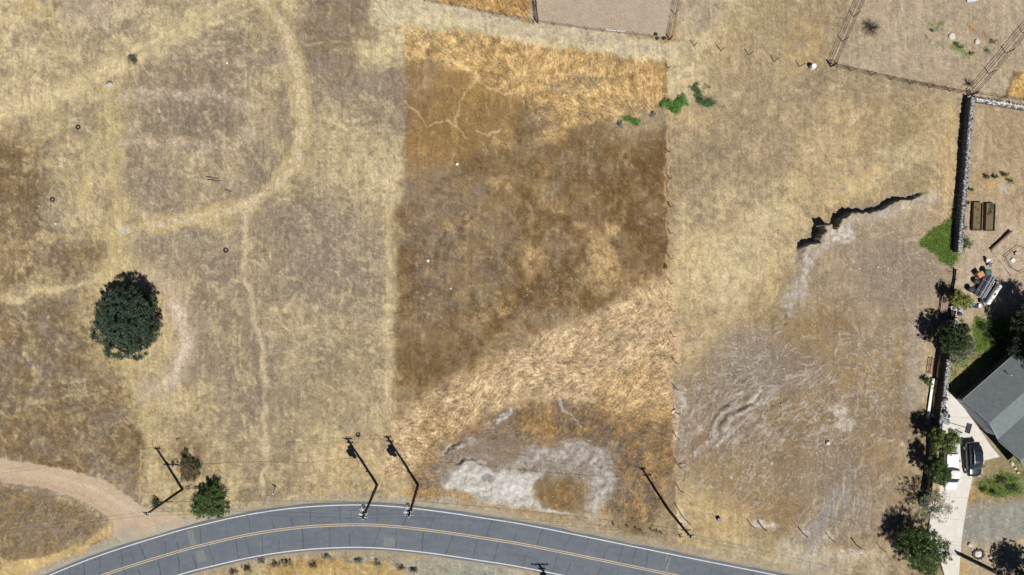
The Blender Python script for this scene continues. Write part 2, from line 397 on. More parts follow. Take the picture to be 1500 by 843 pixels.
# thin animal trails
trail = np.zeros(PX.shape)
for t, wd in (([(594,84),(650,87),(672,92),(690,103),(702,118),(716,130),(735,137),(770,136)], 3.2), ([(698,118),(682,136),(674,152),(670,172),(668,186)], 4.5),
          ([(594,150),(612,166),(626,186),(640,181),(655,178),(668,186),(684,204)], 3.4), ([(700,194),(712,198),(735,191)], 4.5), ([(805,130),(840,134),(870,130)], 3), ([(672,160),(664,182)],3), ([(712,150),(716,172)],1.5)):
    M_ = m_stroke(t, wd*.85, 2.4, True)*(.6+.4*rag2); paint(M_, (206,182,136), .8); trail = np.maximum(trail, M_); tall = tall * (1 - M_)
# bare pale clay by the road
white = m_poly([(652,716),(660,700),(668,682),(684,676),(700,677),(724,689),(777,692),(800,686),(790,700),(778,718),(783,738),(812,748),(846,754),(800,752),(766,744),(706,731),(672,723)], 8) * (.75 + .25*rag2)
ringg = m_stroke([(740,690),(770,668),(818,662),(870,664),(884,684),(882,714),(862,748)], [14,20,22,28,30,26,18], 12)
paint(m_stroke([(655,690),(700,655),(740,650),(790,672),(840,668),(885,668),(890,705)], 44, 30)*(.6+.4*rag), (140,126,114), .85)
paint(ringg*(.35+.65*rag2), (184,178,170), .9)
paint(m_blob(820,722,44,27,1.1)*(.35+.65*smooth(mot2*2+.7)), (124,100,66), .95); paint(m_blob(823,722,32,18,.8)*rag, (150,120,74), .5)
paint(white, (211,206,196), .97); paint(white*smooth(-mot2*1.5), (178,172,160), .7); paint(white*smooth(-mot3*2-.2), (160,152,140), .5); paint(m_stroke([(650,700),(662,690),(672,676)], 10, 8)*rag, (150,142,130), .7); paint(white*m_blob(745,715,40,16,.9), (222,218,208), .5); paint(m_blob(714,702,9,6,.5,fine=True), (128,124,112), .6)
paint(m_stroke([(860,752),(870,738),(880,722)], 8, 6)*rag2, 'W', .7)
paint(m_stroke([(646,667),(660,655),(690,646),(712,642)], [5,8,9,4], 5, True)*(.3+.7*rag2), (186,180,174), .9)
paint(m_stroke([(722,632),(730,618),(745,606),(750,598)], [6,8,8,4], 5, True), (198,194,188), .85); paint(m_stroke([(710,622),(735,612)], 7, 6)*rag2, 'w', .7)
paint(m_stroke([(820,586),(824,600),(836,606),(850,625)], [7,3,2,1.5], 3, True), (196,190,182), .8)
paint(m_blob(735,640,34,22,.9), (130,112,92), .6)
# --- right field
paint(m_poly([(1180,345),(1240,300),(1350,280),(1395,300),(1390,420),(1360,460),(1250,470),(1160,470),(1150,440)], 22), (160,142,118), .6)
paint(m_poly([(985,290),(1170,250),(1190,340),(1150,400),(1000,470)], 30)*rag, 'L', .55)
paint(m_poly([(1200,260),(1300,240),(1290,290),(1200,320)], 20)*rag, (208,180,130), .7)
eros = m_poly([(992,560),(1080,490),(1150,470),(1330,480),(1345,560),(1335,700),(1300,800),(1120,780),(1040,720),(1000,700)], 40)
paint(eros, (152,132,106), .55); paint(eros*smooth(mot*1.3), (138,114,82), .5); paint(eros*smooth(-mot2*1.5), (140,126,112), .4)
for (x,y,rx,ry,c,a) in ((1130,545,60,34,(138,124,112),.6),(1075,600,50,50,(140,126,110),.6),(1215,690,50,40,(144,128,110),.5),(1180,600,50,26,(136,112,78),.5),(1090,700,60,40,(158,136,100),.5),(1140,745,60,24,(150,124,84),.5),(1060,755,46,26,(190,162,112),.6),(1270,560,50,60,(160,134,96),.4),(1300,680,30,60,(176,154,120),.4),(1240,740,40,40,(146,136,126),.5),(1200,480,50,26,(150,124,86),.5)):
    paint(m_blob(x,y,rx,ry,1.1)*(.5+.5*smooth(mot2*1.5+.5)), c, a)
paint(m_blob(1330,390,70,50,.9), (142,128,112), .55); paint(m_blob(1090,520,60,40,.9), (150,138,122), .5)
scp = [(1168,378),(1171,360),(1182,353),(1196,350),(1201,336),(1201,326),(1212,324),(1222,332),(1226,318),(1240,308),(1256,306),(1272,307),(1290,301),(1306,292),(1325,288),(1345,284),(1356,279)]
paint(m_stroke([(x+8,y+9) for x,y in scp], 20, 16, True)*(.35+.65*rag2), (188,180,170), .75)
paint(m_blob(1228,346,20,11,.6,fine=True)*(.3+.7*rag2), (212,206,196), .85)
paint(m_stroke([(1190,372),(1178,400),(1166,430),(1150,462)], [14,14,20,10], 9)*(.4+.6*rag2), (182,176,168), .8)
paint(m_blob(1385,640,30,120,.9), 's', .5); paint(m_stroke([(1395,160),(1390,300),(1385,330)], 18, 14), (204,176,128), .5)
paint(m_stroke([(1345,470),(1340,560),(1335,600)], 24, 18), (168,160,150), .5)
for t, wd in (([(1015,668),(1030,655),(1045,646),(1062,628),(1075,612),(1085,604),(1100,598)], 6), ([(1045,646),(1046,625),(1056,606),(1074,594)], 3),([(1040,640),(1050,612)],3),
          ([(1105,590),(1112,575),(1114,565)], 4), ([(1120,590),(1132,575),(1136,562)], 4), ([(1050,655),(1066,640),(1072,628)], 6), ([(1085,575),(1076,588),(1062,598)], 3)):
    paint(m_stroke(t, wd, 3, True)*(.5+.5*rag2), (196,190,180), .85)
paint(m_blob(1118,580,16,14,.7)*rag2, (180,176,168), .6)
for x, y, rx, ry in ((1112,768,10,7),(1132,773,12,7),(1181,778,8,10),(1214,786,10,8),(1230,600,12,10),(1236,620,14,10),(1175,814,22,5),(1240,812,30,6),(1000,760,8,12),(1000,590,7,22),(990,625,6,22),(1320,650,4,3),(1213,649,3,3)):
    paint(m_blob(x,y,rx,ry,.9,fine=True)*(.25+.75*rag2), (214,204,190), .85)
paint(m_stroke([(1250,690),(1240,720),(1222,745),(1200,775),(1190,800)], [10,16,20,24,26], 18)*(.5+.5*rag), (150,144,140), .7)
paint(m_stroke([(1238,690),(1236,720),(1226,750)], 2.5, 2, True), (196,176,142), .8)
paint(m_stroke([(979,170),(978,300),(981,420),(984,500),(988,600),(990,700)], 4, 3), (206,170,128), .6)
paint(m_stroke([(984,170),(984,300),(987,420),(992,520)], 3, 3), (198,176,140), .5)
paint(m_stroke([(992,560),(1000,640),(1003,700)], 14, 12)*rag2, (188,178,164), .5)
# --- top strip, the paddock, right lots
paint(m_poly([(540,-60),(618,-6),(700,12),(780,30),(975,62),(1000,66),(990,92),(940,86),(850,76),(740,54),(640,40),(594,36),(560,40),(545,0)], 7), (206,192,158), .85)
paint(m_stroke([(660,18),(760,42),(860,58),(960,72)], 12, 10), (194,178,154), .6); paint(m_stroke([(600,30),(700,38),(800,60),(960,80)], 9, 8)*rag, (222,206,160), .8)
topg = m_poly([(636,-60),(636,1),(700,14),(776,27),(778,-60)], 3, True); paint(topg, (172,134,78), .95); paint(topg*smooth(mot2*1.6), (208,170,104), .6); tall = np.maximum(tall, topg)
paint(m_stroke([(622,0),(700,16),(782,33)], 3, 3, True), (146,128,108), .7)
pad = m_poly([(785,-60),(785,31),(880,46),(974,57),(992,-60)], 3, True); paint(pad, (184,166,144), .93)
paint(m_blob(1120,42,60,34,.8), (164,146,112), .6); paint(m_blob(1180,60,28,40,.9)*rag, (182,150,96), .5)
paint(m_poly([(1262,-60),(1217,95),(1418,132),(1560,20),(1560,-60)], 6), (180,162,136), .7)
for x, y, rx, ry in ((1363,45,6,14),(1375,62,10,6),(1400,70,8,6),(1415,78,12,9),(1450,68,9,12),(1380,40,8,8)):
    paint(m_blob(x,y,rx,ry,1.0)*rag2, (112,124,74), .8)
paint(m_stroke([(1398,42),(1430,46),(1450,56)], 8, 6)*rag, (170,124,74), .6)
gm = m_poly([(1476,140),(1484,120),(1500,102),(1560,80),(1560,160),(1500,146)], 4, True); paint(gm, (206,168,92), .95); tall = np.maximum(tall, gm)
paint(m_stroke([(1474,142),(1480,122),(1492,106)], 6, 6), (104,78,44), .6)
yard = m_poly([(1424,150),(1560,175),(1560,330),(1420,330),(1404,380),(1412,250)], 8); paint(yard, (170,148,118), .6); paint(yard*rag, (188,166,134), .45)
paint(m_stroke([(1438,160),(1436,215),(1438,240)], 8, 8), (196,172,140), .7); paint(m_blob(1475,200,34,36,.9)*rag, (152,130,96), .5)
paint(m_poly([(1404,345),(1560,310),(1560,480),(1440,450),(1412,450),(1398,400)], 14), (188,168,144), .75)
paint(m_blob(1460,268,34,14,.9)*rag, (196,166,108), .7); paint(m_blob(1472,276,8,6,.6), (176,172,170), .7)
grass1 = m_poly([(1340,355),(1358,340),(1385,325),(1399,322),(1401,385),(1392,392),(1378,385),(1368,368)], 7)
lawn = np.maximum.reduce([grass1*.95, m_poly([(1428,465),(1470,470),(1478,495),(1450,520),(1425,515),(1420,490)], 10)*.8, m_poly([(1384,520),(1415,515),(1440,500),(1480,500),(1400,575),(1383,580)], 8)*.35, m_blob(1465,712,32,20,.7)*.75])
paint(smooth(lawn), (84,104,44), .9); paint(smooth(lawn)*rag2, (108,132,52), .45)
paint(m_poly([(1390,560),(1480,480),(1560,440),(1560,520),(1480,520),(1400,590)], 8), (158,146,98), .35)
paint(m_poly([(1424,705),(1436,676),(1462,668),(1500,700),(1560,740),(1415,748)], 6)*(1-lawn), (150,132,96), .8); paint(m_blob(1440,722,18,12,.8)*rag, (186,146,70), .6)
paint(m_poly([(1412,742),(1560,735),(1560,780),(1500,785),(1450,800),(1408,800)], 12), (152,150,140), .85)
paint(m_poly([(1410,800),(1470,795),(1560,790),(1560,960),(1405,960)], 12), (186,166,136), .7); paint(m_blob(1412,830,8,16,.8), (196,164,100), .6)
paint(m_stroke([(1384,452),(1383,470)], 12, 5), (160,120,100), .4)

# --- road geometry (centre line) used for shoulders and flattening
def catmull(pts, n=14):
    out = []
    P = [pts[0]] + list(pts) + [pts[-1]]
    for i in range(1, len(P) - 2):
        p0, p1, p2, p3 = [np.array(p, float) for p in P[i-1:i+3]]
        for k in range(n):
            t = k / n
            out.append(.5*((2*p1)+(-p0+p2)*t+(2*p0-5*p1+4*p2-p3)*t*t+(-p0+3*p1-3*p2+p3)*t**3))
    out.append(np.array(P[-1], float))
    return np.array(out)
CL = catmull([(-2600,2300),(-900,1360),(-300,1055),(-60,933),(50,884),(151,843),(249,811.7),(302,797.5),(370,782.5),(441,772.7),(512,769),(569,770.8),(637,778),(708,788.5),(770,798.5),(882,821),(989,843),(1120,869),(1350,915),(1700,985),(3200,1290)])
rd = np.full(PX.shape, 1e9)
jm = AY > 700
rd[jm] = seg_dist([tuple(p) for p in CL], PX[jm], PY[jm])
rdn = rd + 3 * fbm(PX, PY, 10, 3, 30)
# dirt track coming in from the left
dtop = [(-80,668),(0,673),(53,680),(107,691),(153,703),(185,724),(220,746),(270,760),(300,763)]
dlow = [(300,772),(240,786),(190,792),(168,788),(166,778),(164,763),(142,746),(100,726),(53,714.5),(0,705),(-80,700)]
dirt_poly = dtop + dlow
dirt = m_poly(dirt_poly, 4, True)
sh_ = smooth((47 - rdn) / 6 + .5)
paint(sh_, (178,160,130), .8); paint(sh_*rag2, (150,142,128), .45)
paint(smooth((36 - rd) / 4 + .5), (150,146,134), .7)
paint(m_stroke([(440,738),(560,732),(700,748)], 12, 8)*rag2, (176,172,150), .5)
paint(dirt, (197,174,146), .95); paint(dirt*rag, (202,182,150), .35)
paint(m_stroke([(-70,685),(60,694),(140,716),(200,752)], 5, 5, True), (212,190,162), .7); paint(m_stroke([(-70,697),(50,706),(120,726),(175,760)], 5, 5, True), (182,152,122), .5)
paint(m_poly([(172,788),(215,780),(262,770),(300,756),(350,750),(360,772),(200,812),(60,862),(50,840),(150,802)], 14), (174,168,150), .8)
paint(m_stroke([(100,832),(160,800),(190,780)], 14, 12), (164,160,142), .6)
paint(m_poly([(-60,820),(40,822),(110,800),(150,775),(166,766),(163,785),(110,812),(40,842),(-60,862)], 5), (198,170,116), .8)
isl0 = None
isl = m_poly([(-80,708),(0,710),(60,722),(110,740),(140,762),(150,775),(110,800),(40,822),(-80,825)], 5); paint(isl, (130,114,90), .8); paint(m_blob(70,775,50,24,.9), (136,122,108), .6); paint(isl*rag2, (160,126,70), .4); tall = np.maximum(tall, isl*.5)
# south verge
paint(smooth(m_poly([(395,843),(420,826),(480,826),(560,824),(590,838),(600,960),(380,960)], 7)), (186,156,100), .85)
paint(m_poly([(585,822),(640,812),(700,818),(760,836),(770,900),(600,900)], 9), (166,164,148), .7)
paint(m_poly([(640,830),(690,822),(720,832),(730,860),(640,860)], 6)*rag, (154,166,154), .6)
paint(m_poly([(740,834),(800,845),(900,870),(880,960),(740,960)], 6), (196,184,158), .8)
paint(m_poly([(1030,815),(1290,845),(1330,815),(1180,800),(1090,790)], 14)*rag, (190,178,150), .6)

# --- streaks along a swirling field (combed grass, washed clay) by line integral convolution
def lic(seed, ang, L, gain, n0=None):
    if n0 is None: n0 = np.random.default_rng(seed).random((ny, nx)).astype(np.float32)
    acc = n0.copy(); cnt = 1
    jj, ii = np.meshgrid(np.arange(ny), np.arange(nx), indexing='ij')
    for sgn in (1, -1):
        x = ii.astype(np.float32); y = jj.astype(np.float32)
        for k in range(L):
            a = ang[np.clip(y.astype(int), 0, ny-1), np.clip(x.astype(int), 0, nx-1)]
            x = x + sgn * np.cos(a); y = y + sgn * np.sin(a)
            acc += n0[np.clip((y+.5).astype(int), 0, ny-1), np.clip((x+.5).astype(int), 0, nx-1)]; cnt += 1
    acc = acc / cnt - .5
    return np.clip(acc / (acc.std() + 1e-9) * gain, -1.5, 1.5)
ang = .9 * fbm(PX, PY, 70, 3, 41) + np.where(PY > 440, -.75, 1.35)
stk = lic(5, ang, 2, .5) * (.5 + .5*np.clip(tall,0,1))
ang2 = np.arctan2(PY - 500, PX - 1260) * 1.0 + .35 * fbm(PX, PY, 60, 2, 43)
stk2 = lic(6, ang2, 7, .5)
clump = fbm(PX, PY, 9, 3, 44)
wn = rng.normal(0, 1, PX.shape)
tallm = np.clip(tall, 0, 1)
bare = np.clip(np.maximum.reduce([white, dirt, pad, ringg*.5, smooth((40 - rd)/4+.5)]), 0, 1)
lum = col.mean(-1, keepdims=True)
col = col + (lum * np.array([1.10, 1.0, .86]) - col) * (.20 * tallm[..., None])
f_ = 1 + (.10*stk + .05*clump) * (1 + .7*tallm - .5*bare) + .045*wn*(1 - .5*bare) + .05*(1-tallm)*(1-bare)*np.clip(fbm(PX*2.2 + 3*fbm(PX,PY,60,2,72), PY*.16, 7, 3, 71),-1,1)
wisp = lic(8, 1.5 * fbm(PX, PY, 45, 3, 81) + .9, 6, .55, vnoise(PX/3.2, PY/3.2, 5).astype(np.float32))
trk = np.maximum.reduce([m_stroke(loop, 16, 10), m_stroke([(362,308),(359,380),(370,450),(386,520),(390,640),(384,725)], 14, 8), m_stroke(ring, 20, 12), m_stroke([(-60,372),(60,355),(130,345),(180,338),(260,330)], 12, 8), m_stroke([(-70,452),(0,443),(60,427),(130,410),(185,402)], 10, 8)])
wz = (1-bare)*(1-tallm)*(1 - .8*trail)*(1 - .75*trk)*(1 - .65*eros)*smooth(mot2 + .6)
paint(smooth(wisp*1.3 - .25)*wz*(.42*zl + .22*zm + .26*zr), (221,203,156)); paint(smooth(-wisp*1.3 - .25)*wz*(.30*zl + .30*zm + .22*zr), (126,110,90))
col = col * f_[..., None]
# pale chips and light fibres
speck = smooth((fbm(PX, PY, 3.2, 2, 50) - .66) * 4) * smooth(fbm(PX, PY, 50, 3, 57)*1.5+.5) * (eros*.7 + .14 + .35*m_blob(740,450,180,50,.9) + .4*m_blob(250,320,120,60,.9) + .5*m_blob(1330,390,70,60,.9) + .3*m_blob(80,330,80,60,.9))
paint(np.clip(speck, 0, 1) * (1-bare*.7), (206,196,180), .75)
_r = random.Random(77); scar = np.zeros(PX.shape)
for k in range(420):
    x0 = _r.gauss(1125, 62); y0 = _r.gauss(608, 44); a0 = -.85 + _r.gauss(0,.28) + (x0-1125)*.004; L0 = _r.uniform(6, 30)
    if k % 2 == 0: x0 = _r.uniform(995,1310); y0 = _r.triangular(480,790,640); a0 = _r.uniform(-1.5,-.4); L0 = _r.uniform(5,16)
    pts = [(x0, y0), (x0+L0*.5*math.cos(a0)+_r.uniform(-1.5,1.5), y0+L0*.5*math.sin(a0)), (x0+L0*math.cos(a0+.2), y0+L0*math.sin(a0+.2))]
    M_ = m_stroke(pts, [_r.uniform(1,3), _r.uniform(1.5,4.5), .8], 2.5, True) * (.35+.65*rag2)
    c_ = _r.choice([(196,188,176),(214,208,198),(186,178,168),(188,176,158),(120,104,84)])
    paint(M_, c_, _r.uniform(.4,.85)); scar = np.maximum(scar, M_*(1 if sum(c_) > 400 else -.5))
roughz = m_blob(1095,605,62,48,.9,-.4)
st2 = smooth((stk2 - .22) * 2) * np.maximum(eros, m_blob(1150,590,110,90,.9)) * smooth(fbm(PX, PY, 40, 3, 51)*1.5+.45)
paint(st2, (192,182,166), .7)
spk2 = smooth((fbm(PX, PY, 4, 2, 53) - .68) * 4) * (1-bare)
paint(spk2*(.35*zl+.45*zm+.3*zr), (98,84,62), .5)
col = np.clip(col, 8, 245)
outd = np.maximum.reduce([-70 - PX, PX - 1570, -70 - PY, PY - 913, np.zeros(PX.shape)])
far_m = smooth(outd / 45)
col = col * (1 - far_m[..., None]) + np.array((186, 166, 126.)) * far_m[..., None]

# --- heights
flat = np.clip(np.maximum.reduce([smooth((70 - rd)/25), smooth((PX-1372)/20)*smooth((PY-430)/40), dirt]), 0, 1)
Z = .35 * fbm(PX, PY, 150, 3, 60) * (1 - flat)
Z = Z * (np.abs(PX - 750) < 900) 
Z += (.014*stk + .028*clump + .010*wn) * (1 - .7*bare) * (1 - .6*smooth((45 - rd)/4+.5))
Z += tallm * (.035*stk + .038*fbm(PX, PY, 7, 3, 61) + .12*fbm(PX, PY, 22, 3, 62) + .02*wn)
# scarp: the ground south-east of it stands higher and breaks off in a small cliff
Xs = PX + 2.2*fbm(PX, PY, 6, 3, 63); Ys = PY + 2.2*fbm(PX, PY, 6, 3, 64)
i0, i1 = np.searchsorted(AX, [1110, 1460]); j0, j1 = np.searchsorted(AY, [230, 520])
xs_, ys_ = Xs[j0:j1, i0:i1], Ys[j0:j1, i0:i1]
scpG = [(x - (x-NX)*.010 + 1.5, y + 4.5) for x, y in scp]
d_, h_ = seg_dist(scpG, xs_, ys_, [.4,1.2,1.5,1.6,2.1,2.3,2.1,1.3,1.6,1.7,1.5,1.1,1.1,1.3,1.1,.8,.2])
low = inside(scpG + [(1460,279),(1460,520),(1168,520)], xs_, ys_)
dz = np.where(low, h_ * smooth(d_ / 2.2) * np.exp(-np.maximum(d_ - 2, 0) / 34), 0)
endf = smooth((xs_ - 1166)/10) * smooth((1366 - xs_)/14) * smooth((1e9))
Z[j0:j1, i0:i1] += dz * endf
# washed-out gully in the lower right field, small scars by the clay
for t, wd, dp in (([(1040,660),(1036,640),(1040,618),(1052,600),(1070,588),(1082,578)], [2,4,5,5,4,2], -.24), ([(1052,640),(1055,622),(1064,606),(1084,597),(1105,588),(1118,572)], [3,4,5,5,4,3], -.28),
               ([(652,664),(662,652),(676,645)], [3,6,3], -.4), ([(668,680),(678,673),(694,672),(704,678)], [4,5,5,3], -.4), ([(1146,450),(1152,462),(1150,475)], [3,4,3], -.3)):
    Z += m_stroke(t, wd, 3, True) * dp
Z += scar * .07 + roughz * .16 * fbm(PX, PY, 11, 4, 68)
Z += white * (.18 * fbm(PX, PY, 16, 4, 66) + .07 * fbm(PX, PY, 5, 3, 69)) + ringg*.14*fbm(PX, PY, 8, 3, 67)
Z = Z * (1 - far_m)
Z = np.where(rd < 38, Z * smooth((rd - 30) / 8), Z)
Z = np.where(rd < 37, Z - .03, Z)
def ground_z(px, py):
    i = int(np.clip(np.searchsorted(AX, px), 0, nx-1)); j = int(np.clip(np.searchsorted(AY, py), 0, ny-1))
    return float(Z[j, i])
def G(px, py, dz=0):
    """world point on the ground below the photo position of its base"""
    x, y = W2(px, py); return Vector((x, y, ground_z(px, py) + dz))
def P(px, py, z):
    """world point at height z that the photograph shows at this pixel"""
    k = (H - z) / H
    x, y = W2(px, py); return Vector((x * k, y * k, z))

# --- mesh, split into ground and dirt_road along the same grid
VX = (PX - NX) * S; VY = (NY - PY) * S
verts = np.stack([VX, VY, Z], -1).reshape(-1, 3)
idx = np.arange(ny * nx).reshape(ny, nx)
quads = np.stack([idx[:-1, :-1], idx[1:, :-1], idx[1:, 1:], idx[:-1, 1:]], -1).reshape(-1, 4)
lin = srgb2lin(col) / K * (1 + .30*(tallm*(1-far_m))[..., None])
lin = np.clip(lin, .008, .75).reshape(-1, 3)
dm = (dirt.reshape(-1) > .5)
is_dirt = dm[quads[:, 0]]
gm_ = bpy.data.materials.new('dry_ground'); gm_.use_nodes = True
t = gm_.node_tree; b = t.nodes['Principled BSDF']
at = t.nodes.new('ShaderNodeAttribute'); at.attribute_name = 'soil'
tc = t.nodes.new('ShaderNodeTexCoord')
n1 = t.nodes.new('ShaderNodeTexNoise'); n1.inputs['Scale'].default_value = 5.5; n1.inputs['Detail'].default_value = 6; n1.inputs['Roughness'].default_value = .75
t.links.new(tc.outputs['Object'], n1.inputs['Vector'])
mr = t.nodes.new('ShaderNodeMapRange'); mr.inputs[1].default_value = .3; mr.inputs[2].default_value = .7; mr.inputs[3].default_value = .72; mr.inputs[4].default_value = 1.28
t.links.new(n1.outputs['Fac'], mr.inputs[0])
mx = t.nodes.new('ShaderNodeMix'); mx.data_type = 'RGBA'; mx.blend_type = 'MULTIPLY'; mx.inputs[0].default_value = 1
t.links.new(at.outputs['Color'], mx.inputs[6]); t.links.new(mr.outputs[0], mx.inputs[7])
# beyond the mapped fields: patches of straw and grey-brown from noise
n3 = t.nodes.new('ShaderNodeTexNoise'); n3.inputs['Scale'].default_value = .06; n3.inputs['Detail'].default_value = 9; n3.inputs['Roughness'].default_value = .68
t.links.new(tc.outputs['Object'], n3.inputs['Vector'])
rf = t.nodes.new('ShaderNodeValToRGB'); rf.color_ramp.elements[0].position = .36; rf.color_ramp.elements[1].position = .64
rf.color_ramp.elements[0].color = (.15, .115, .07, 1); rf.color_ramp.elements[1].color = (.40, .32, .19, 1)
t.links.new(n3.outputs['Fac'], rf.inputs[0])
mf = t.nodes.new('ShaderNodeMix'); mf.data_type = 'RGBA'
t.links.new(at.outputs['Alpha'], mf.inputs[0]); t.links.new(mx.outputs[2], mf.inputs[6]); t.links.new(rf.outputs[0], mf.inputs[7])
t.links.new(mf.outputs[2], b.inputs['Base Color'])
b.inputs['Roughness'].default_value = .95; b.inputs['Specular IOR Level'].default_value = .1
bp = t.nodes.new('ShaderNodeBump'); bp.inputs['Strength'].default_value = .6; bp.inputs['Distance'].default_value = .08
n2 = t.nodes.new('ShaderNodeTexNoise'); n2.inputs['Scale'].default_value = 9; n2.inputs['Detail'].default_value = 4
t.links.new(tc.outputs['Object'], n2.inputs['Vector']); t.links.new(n2.outputs['Fac'], bp.inputs['Height']); t.links.new(bp.outputs[0], b.inputs['Normal'])
def sheet(name, q):
    used, inv = np.unique(q, return_inverse=True)
    me = np_mesh(name, verts[used], inv.reshape(q.shape))
    a = me.color_attributes.new('soil', 'FLOAT_COLOR', 'POINT')
    a.data.foreach_set('color', np.concatenate([lin[used], far_m.reshape(-1)[used][:, None]], 1).astype(np.float32).ravel())
    o = link_mesh(name, me, gm_); o['kind'] = 'structure'
    me.polygons.foreach_set('use_smooth', np.ones(len(q), bool))
    return o
sheet('ground', quads[~is_dirt])
sheet('dirt_road', quads[is_dirt])

# ------------------------------------------------------------------ the paved road
def offs(cl, o):
    """offset (photo px, positive = uphill/north side)"""
    d = np.gradient(cl, axis=0); d /= np.linalg.norm(d, axis=1)[:, None]
    nrm = np.stack([d[:, 1], -d[:, 0]], 1)
    return cl + nrm * (o[:, None] if isinstance(o, np.ndarray) else o)
def resample(cl, n):
    s = np.concatenate([[0], np.cumsum(np.linalg.norm(np.diff(cl, axis=0), axis=1))])
    q = np.linspace(0, s[-1], n)
    return np.stack([np.interp(q, s, cl[:, 0]), np.interp(q, s, cl[:, 1])], 1)
CR = resample(CL, 900)
def ribbon(name, offsets, z, m, parent=None, sub=None, kind='structure'):
    cl = CR if sub is None else CR[sub]
    rows = [offs(cl, o) for o in offsets]
    V = []; F = []
    k = len(offsets)
    for i in range(len(cl)):
        for r in rows: V.append((*W2(r[i, 0], r[i, 1]), z))
    for i in range(len(cl) - 1):
        for j in range(k - 1): F.append((i*k+j, i*k+j+1, (i+1)*k+j+1, (i+1)*k+j))
    o = link_mesh(name, np_mesh(name, V, F), m, parent); 
    if kind: o['kind'] = kind
    return o
am = bpy.data.materials.new('asphalt'); am.use_nodes = True
t = am.node_tree; b = t.nodes['Principled BSDF']
tc = t.nodes.new('ShaderNodeTexCoord')
def tnoise(t, tc, sc, det=5, rough=.6):
    n = t.nodes.new('ShaderNodeTexNoise'); n.inputs['Scale'].default_value = sc; n.inputs['Detail'].default_value = det; n.inputs['Roughness'].default_value = rough
    t.links.new(tc.outputs['Object'], n.inputs['Vector']); return n
na = tnoise(t, tc, .35); nb = tnoise(t, tc, 14, 4, .8)
ra = t.nodes.new('ShaderNodeValToRGB'); ra.color_ramp.elements[0].position = .3; ra.color_ramp.elements[1].position = .72
ra.color_ramp.elements[0].color = (.078, .093, .117, 1); ra.color_ramp.elements[1].color = (.116, .134, .158, 1)
t.links.new(na.outputs['Fac'], ra.inputs[0])
rb = t.nodes.new('ShaderNodeMapRange'); rb.inputs[1].default_value = .3; rb.inputs[2].default_value = .7; rb.inputs[3].default_value = .82; rb.inputs[4].default_value = 1.2
t.links.new(nb.outputs['Fac'], rb.inputs[0])
mx = t.nodes.new('ShaderNodeMix'); mx.data_type = 'RGBA'; mx.blend_type = 'MULTIPLY'; mx.inputs[0].default_value = 1
t.links.new(ra.outputs[0], mx.inputs[6]); t.links.new(rb.outputs[0], mx.inputs[7]); t.links.new(mx.outputs[2], b.inputs['Base Color'])
b.inputs['Roughness'].default_value = .85
RN = np.random.default_rng(3)
edge_n = np.interp(np.arange(900), np.arange(0, 900, 3), RN.normal(0, .5, 300))
ribbon('road', [-36.5 + edge_n, -20, 0, 16, 32.5 + edge_n[::-1]], .012, am)
wheel = mat('asphalt_worn', (.118,.132,.150), .85, .3, 1.2, rgb2=(.088,.100,.118))
for o_ in ((-26, -21), (-13, -8.5), (7.5, 12), (20, 24.5)):
    rr_ = ribbon('wheel_track', [o_[0]+edge_n*1.2, o_[1]+edge_n[::-1]*1.2], .016, wheel)
wp = mat('white_road_paint', (.62,.62,.61), .8, .25, 5, rgb2=(.40,.40,.40)); yp = mat('yellow_road_paint', (.54,.42,.26), .8, .25, 3, rgb2=(.36,.30,.20))
def dash(name, a, bb, m): ribbon(name, [a, bb], .020, m)
dash('edge_line', 28.3, 29.7, wp); dash('edge_line', -33.9, -32.4, wp)
dash('centre_line', .8, 1.9, yp); dash('centre_line', -1.9, -.8, yp)
# tar sealed cracks across the lanes
crk = mat('tar_seal', (.055,.061,.072), .7, .2, 9)
mb = MB()
CRN = offs(CR, 1.0) - CR
cr_rnd = random.Random(5)
sdist = np.concatenate([[0], np.cumsum(np.linalg.norm(np.diff(CR, axis=0), axis=1))])
s0 = float(np.interp(15, CR[:,0], sdist)); s1 = float(np.interp(1200, CR[:,0], sdist))
for lanes in ((2.5, 28), (-32, -2.5)):
    q = s0
    while q < s1:
        q += cr_rnd.uniform(16, 44)
        lo_, hi_ = lanes
        if cr_rnd.random() < .3: hi_ -= cr_rnd.uniform(6, 14)
        cx_ = np.array([np.interp(q, sdist, CR[:,0]), np.interp(q, sdist, CR[:,1])]); i = int(np.searchsorted(sdist, q))
        tx = np.array([-CRN[i, 1], CRN[i, 0]]); lean = cr_rnd.uniform(-.12, .3); wob = 0; n = 12; V = []; wd = cr_rnd.uniform(.4, 1.05)
        for k in range(n):
            o_ = lo_ + (hi_ - lo_) * k / (n - 1); wob += cr_rnd.uniform(-.8, .8)
            p = cx_ + CRN[i] * o_ + tx * (wob + lean * o_); w_ = tx * wd * cr_rnd.uniform(.4, 1.2)
            V += [(*W2(*(p - w_)), .024), (*W2(*(p + w_)), .024)]
        mb.add(V, [(2*k, 2*k+1, 2*k+3, 2*k+2) for k in range(n-1)])
for _ in range(16):
    i = cr_rnd.randrange(len(CR)); x = CR[i,0]
    o_ = cr_rnd.uniform(-28, 25); L_ = cr_rnd.randint(2, 8); V = []; n = 0
    for k in range(L_):
        if i + k >= len(CR): break
        p = CR[i+k] + CRN[i+k]*(o_ + cr_rnd.uniform(-.6,.6)); q = p + CRN[i+k]*.6
        V += [(*W2(*p), .0245), (*W2(*q), .0245)]; n += 1
    if n > 1: mb.add(V, [(2*k, 2*k+1, 2*k+3, 2*k+2) for k in range(n-1)])
c_ = mb.build('crack_seal', crk); c_['kind'] = 'structure'
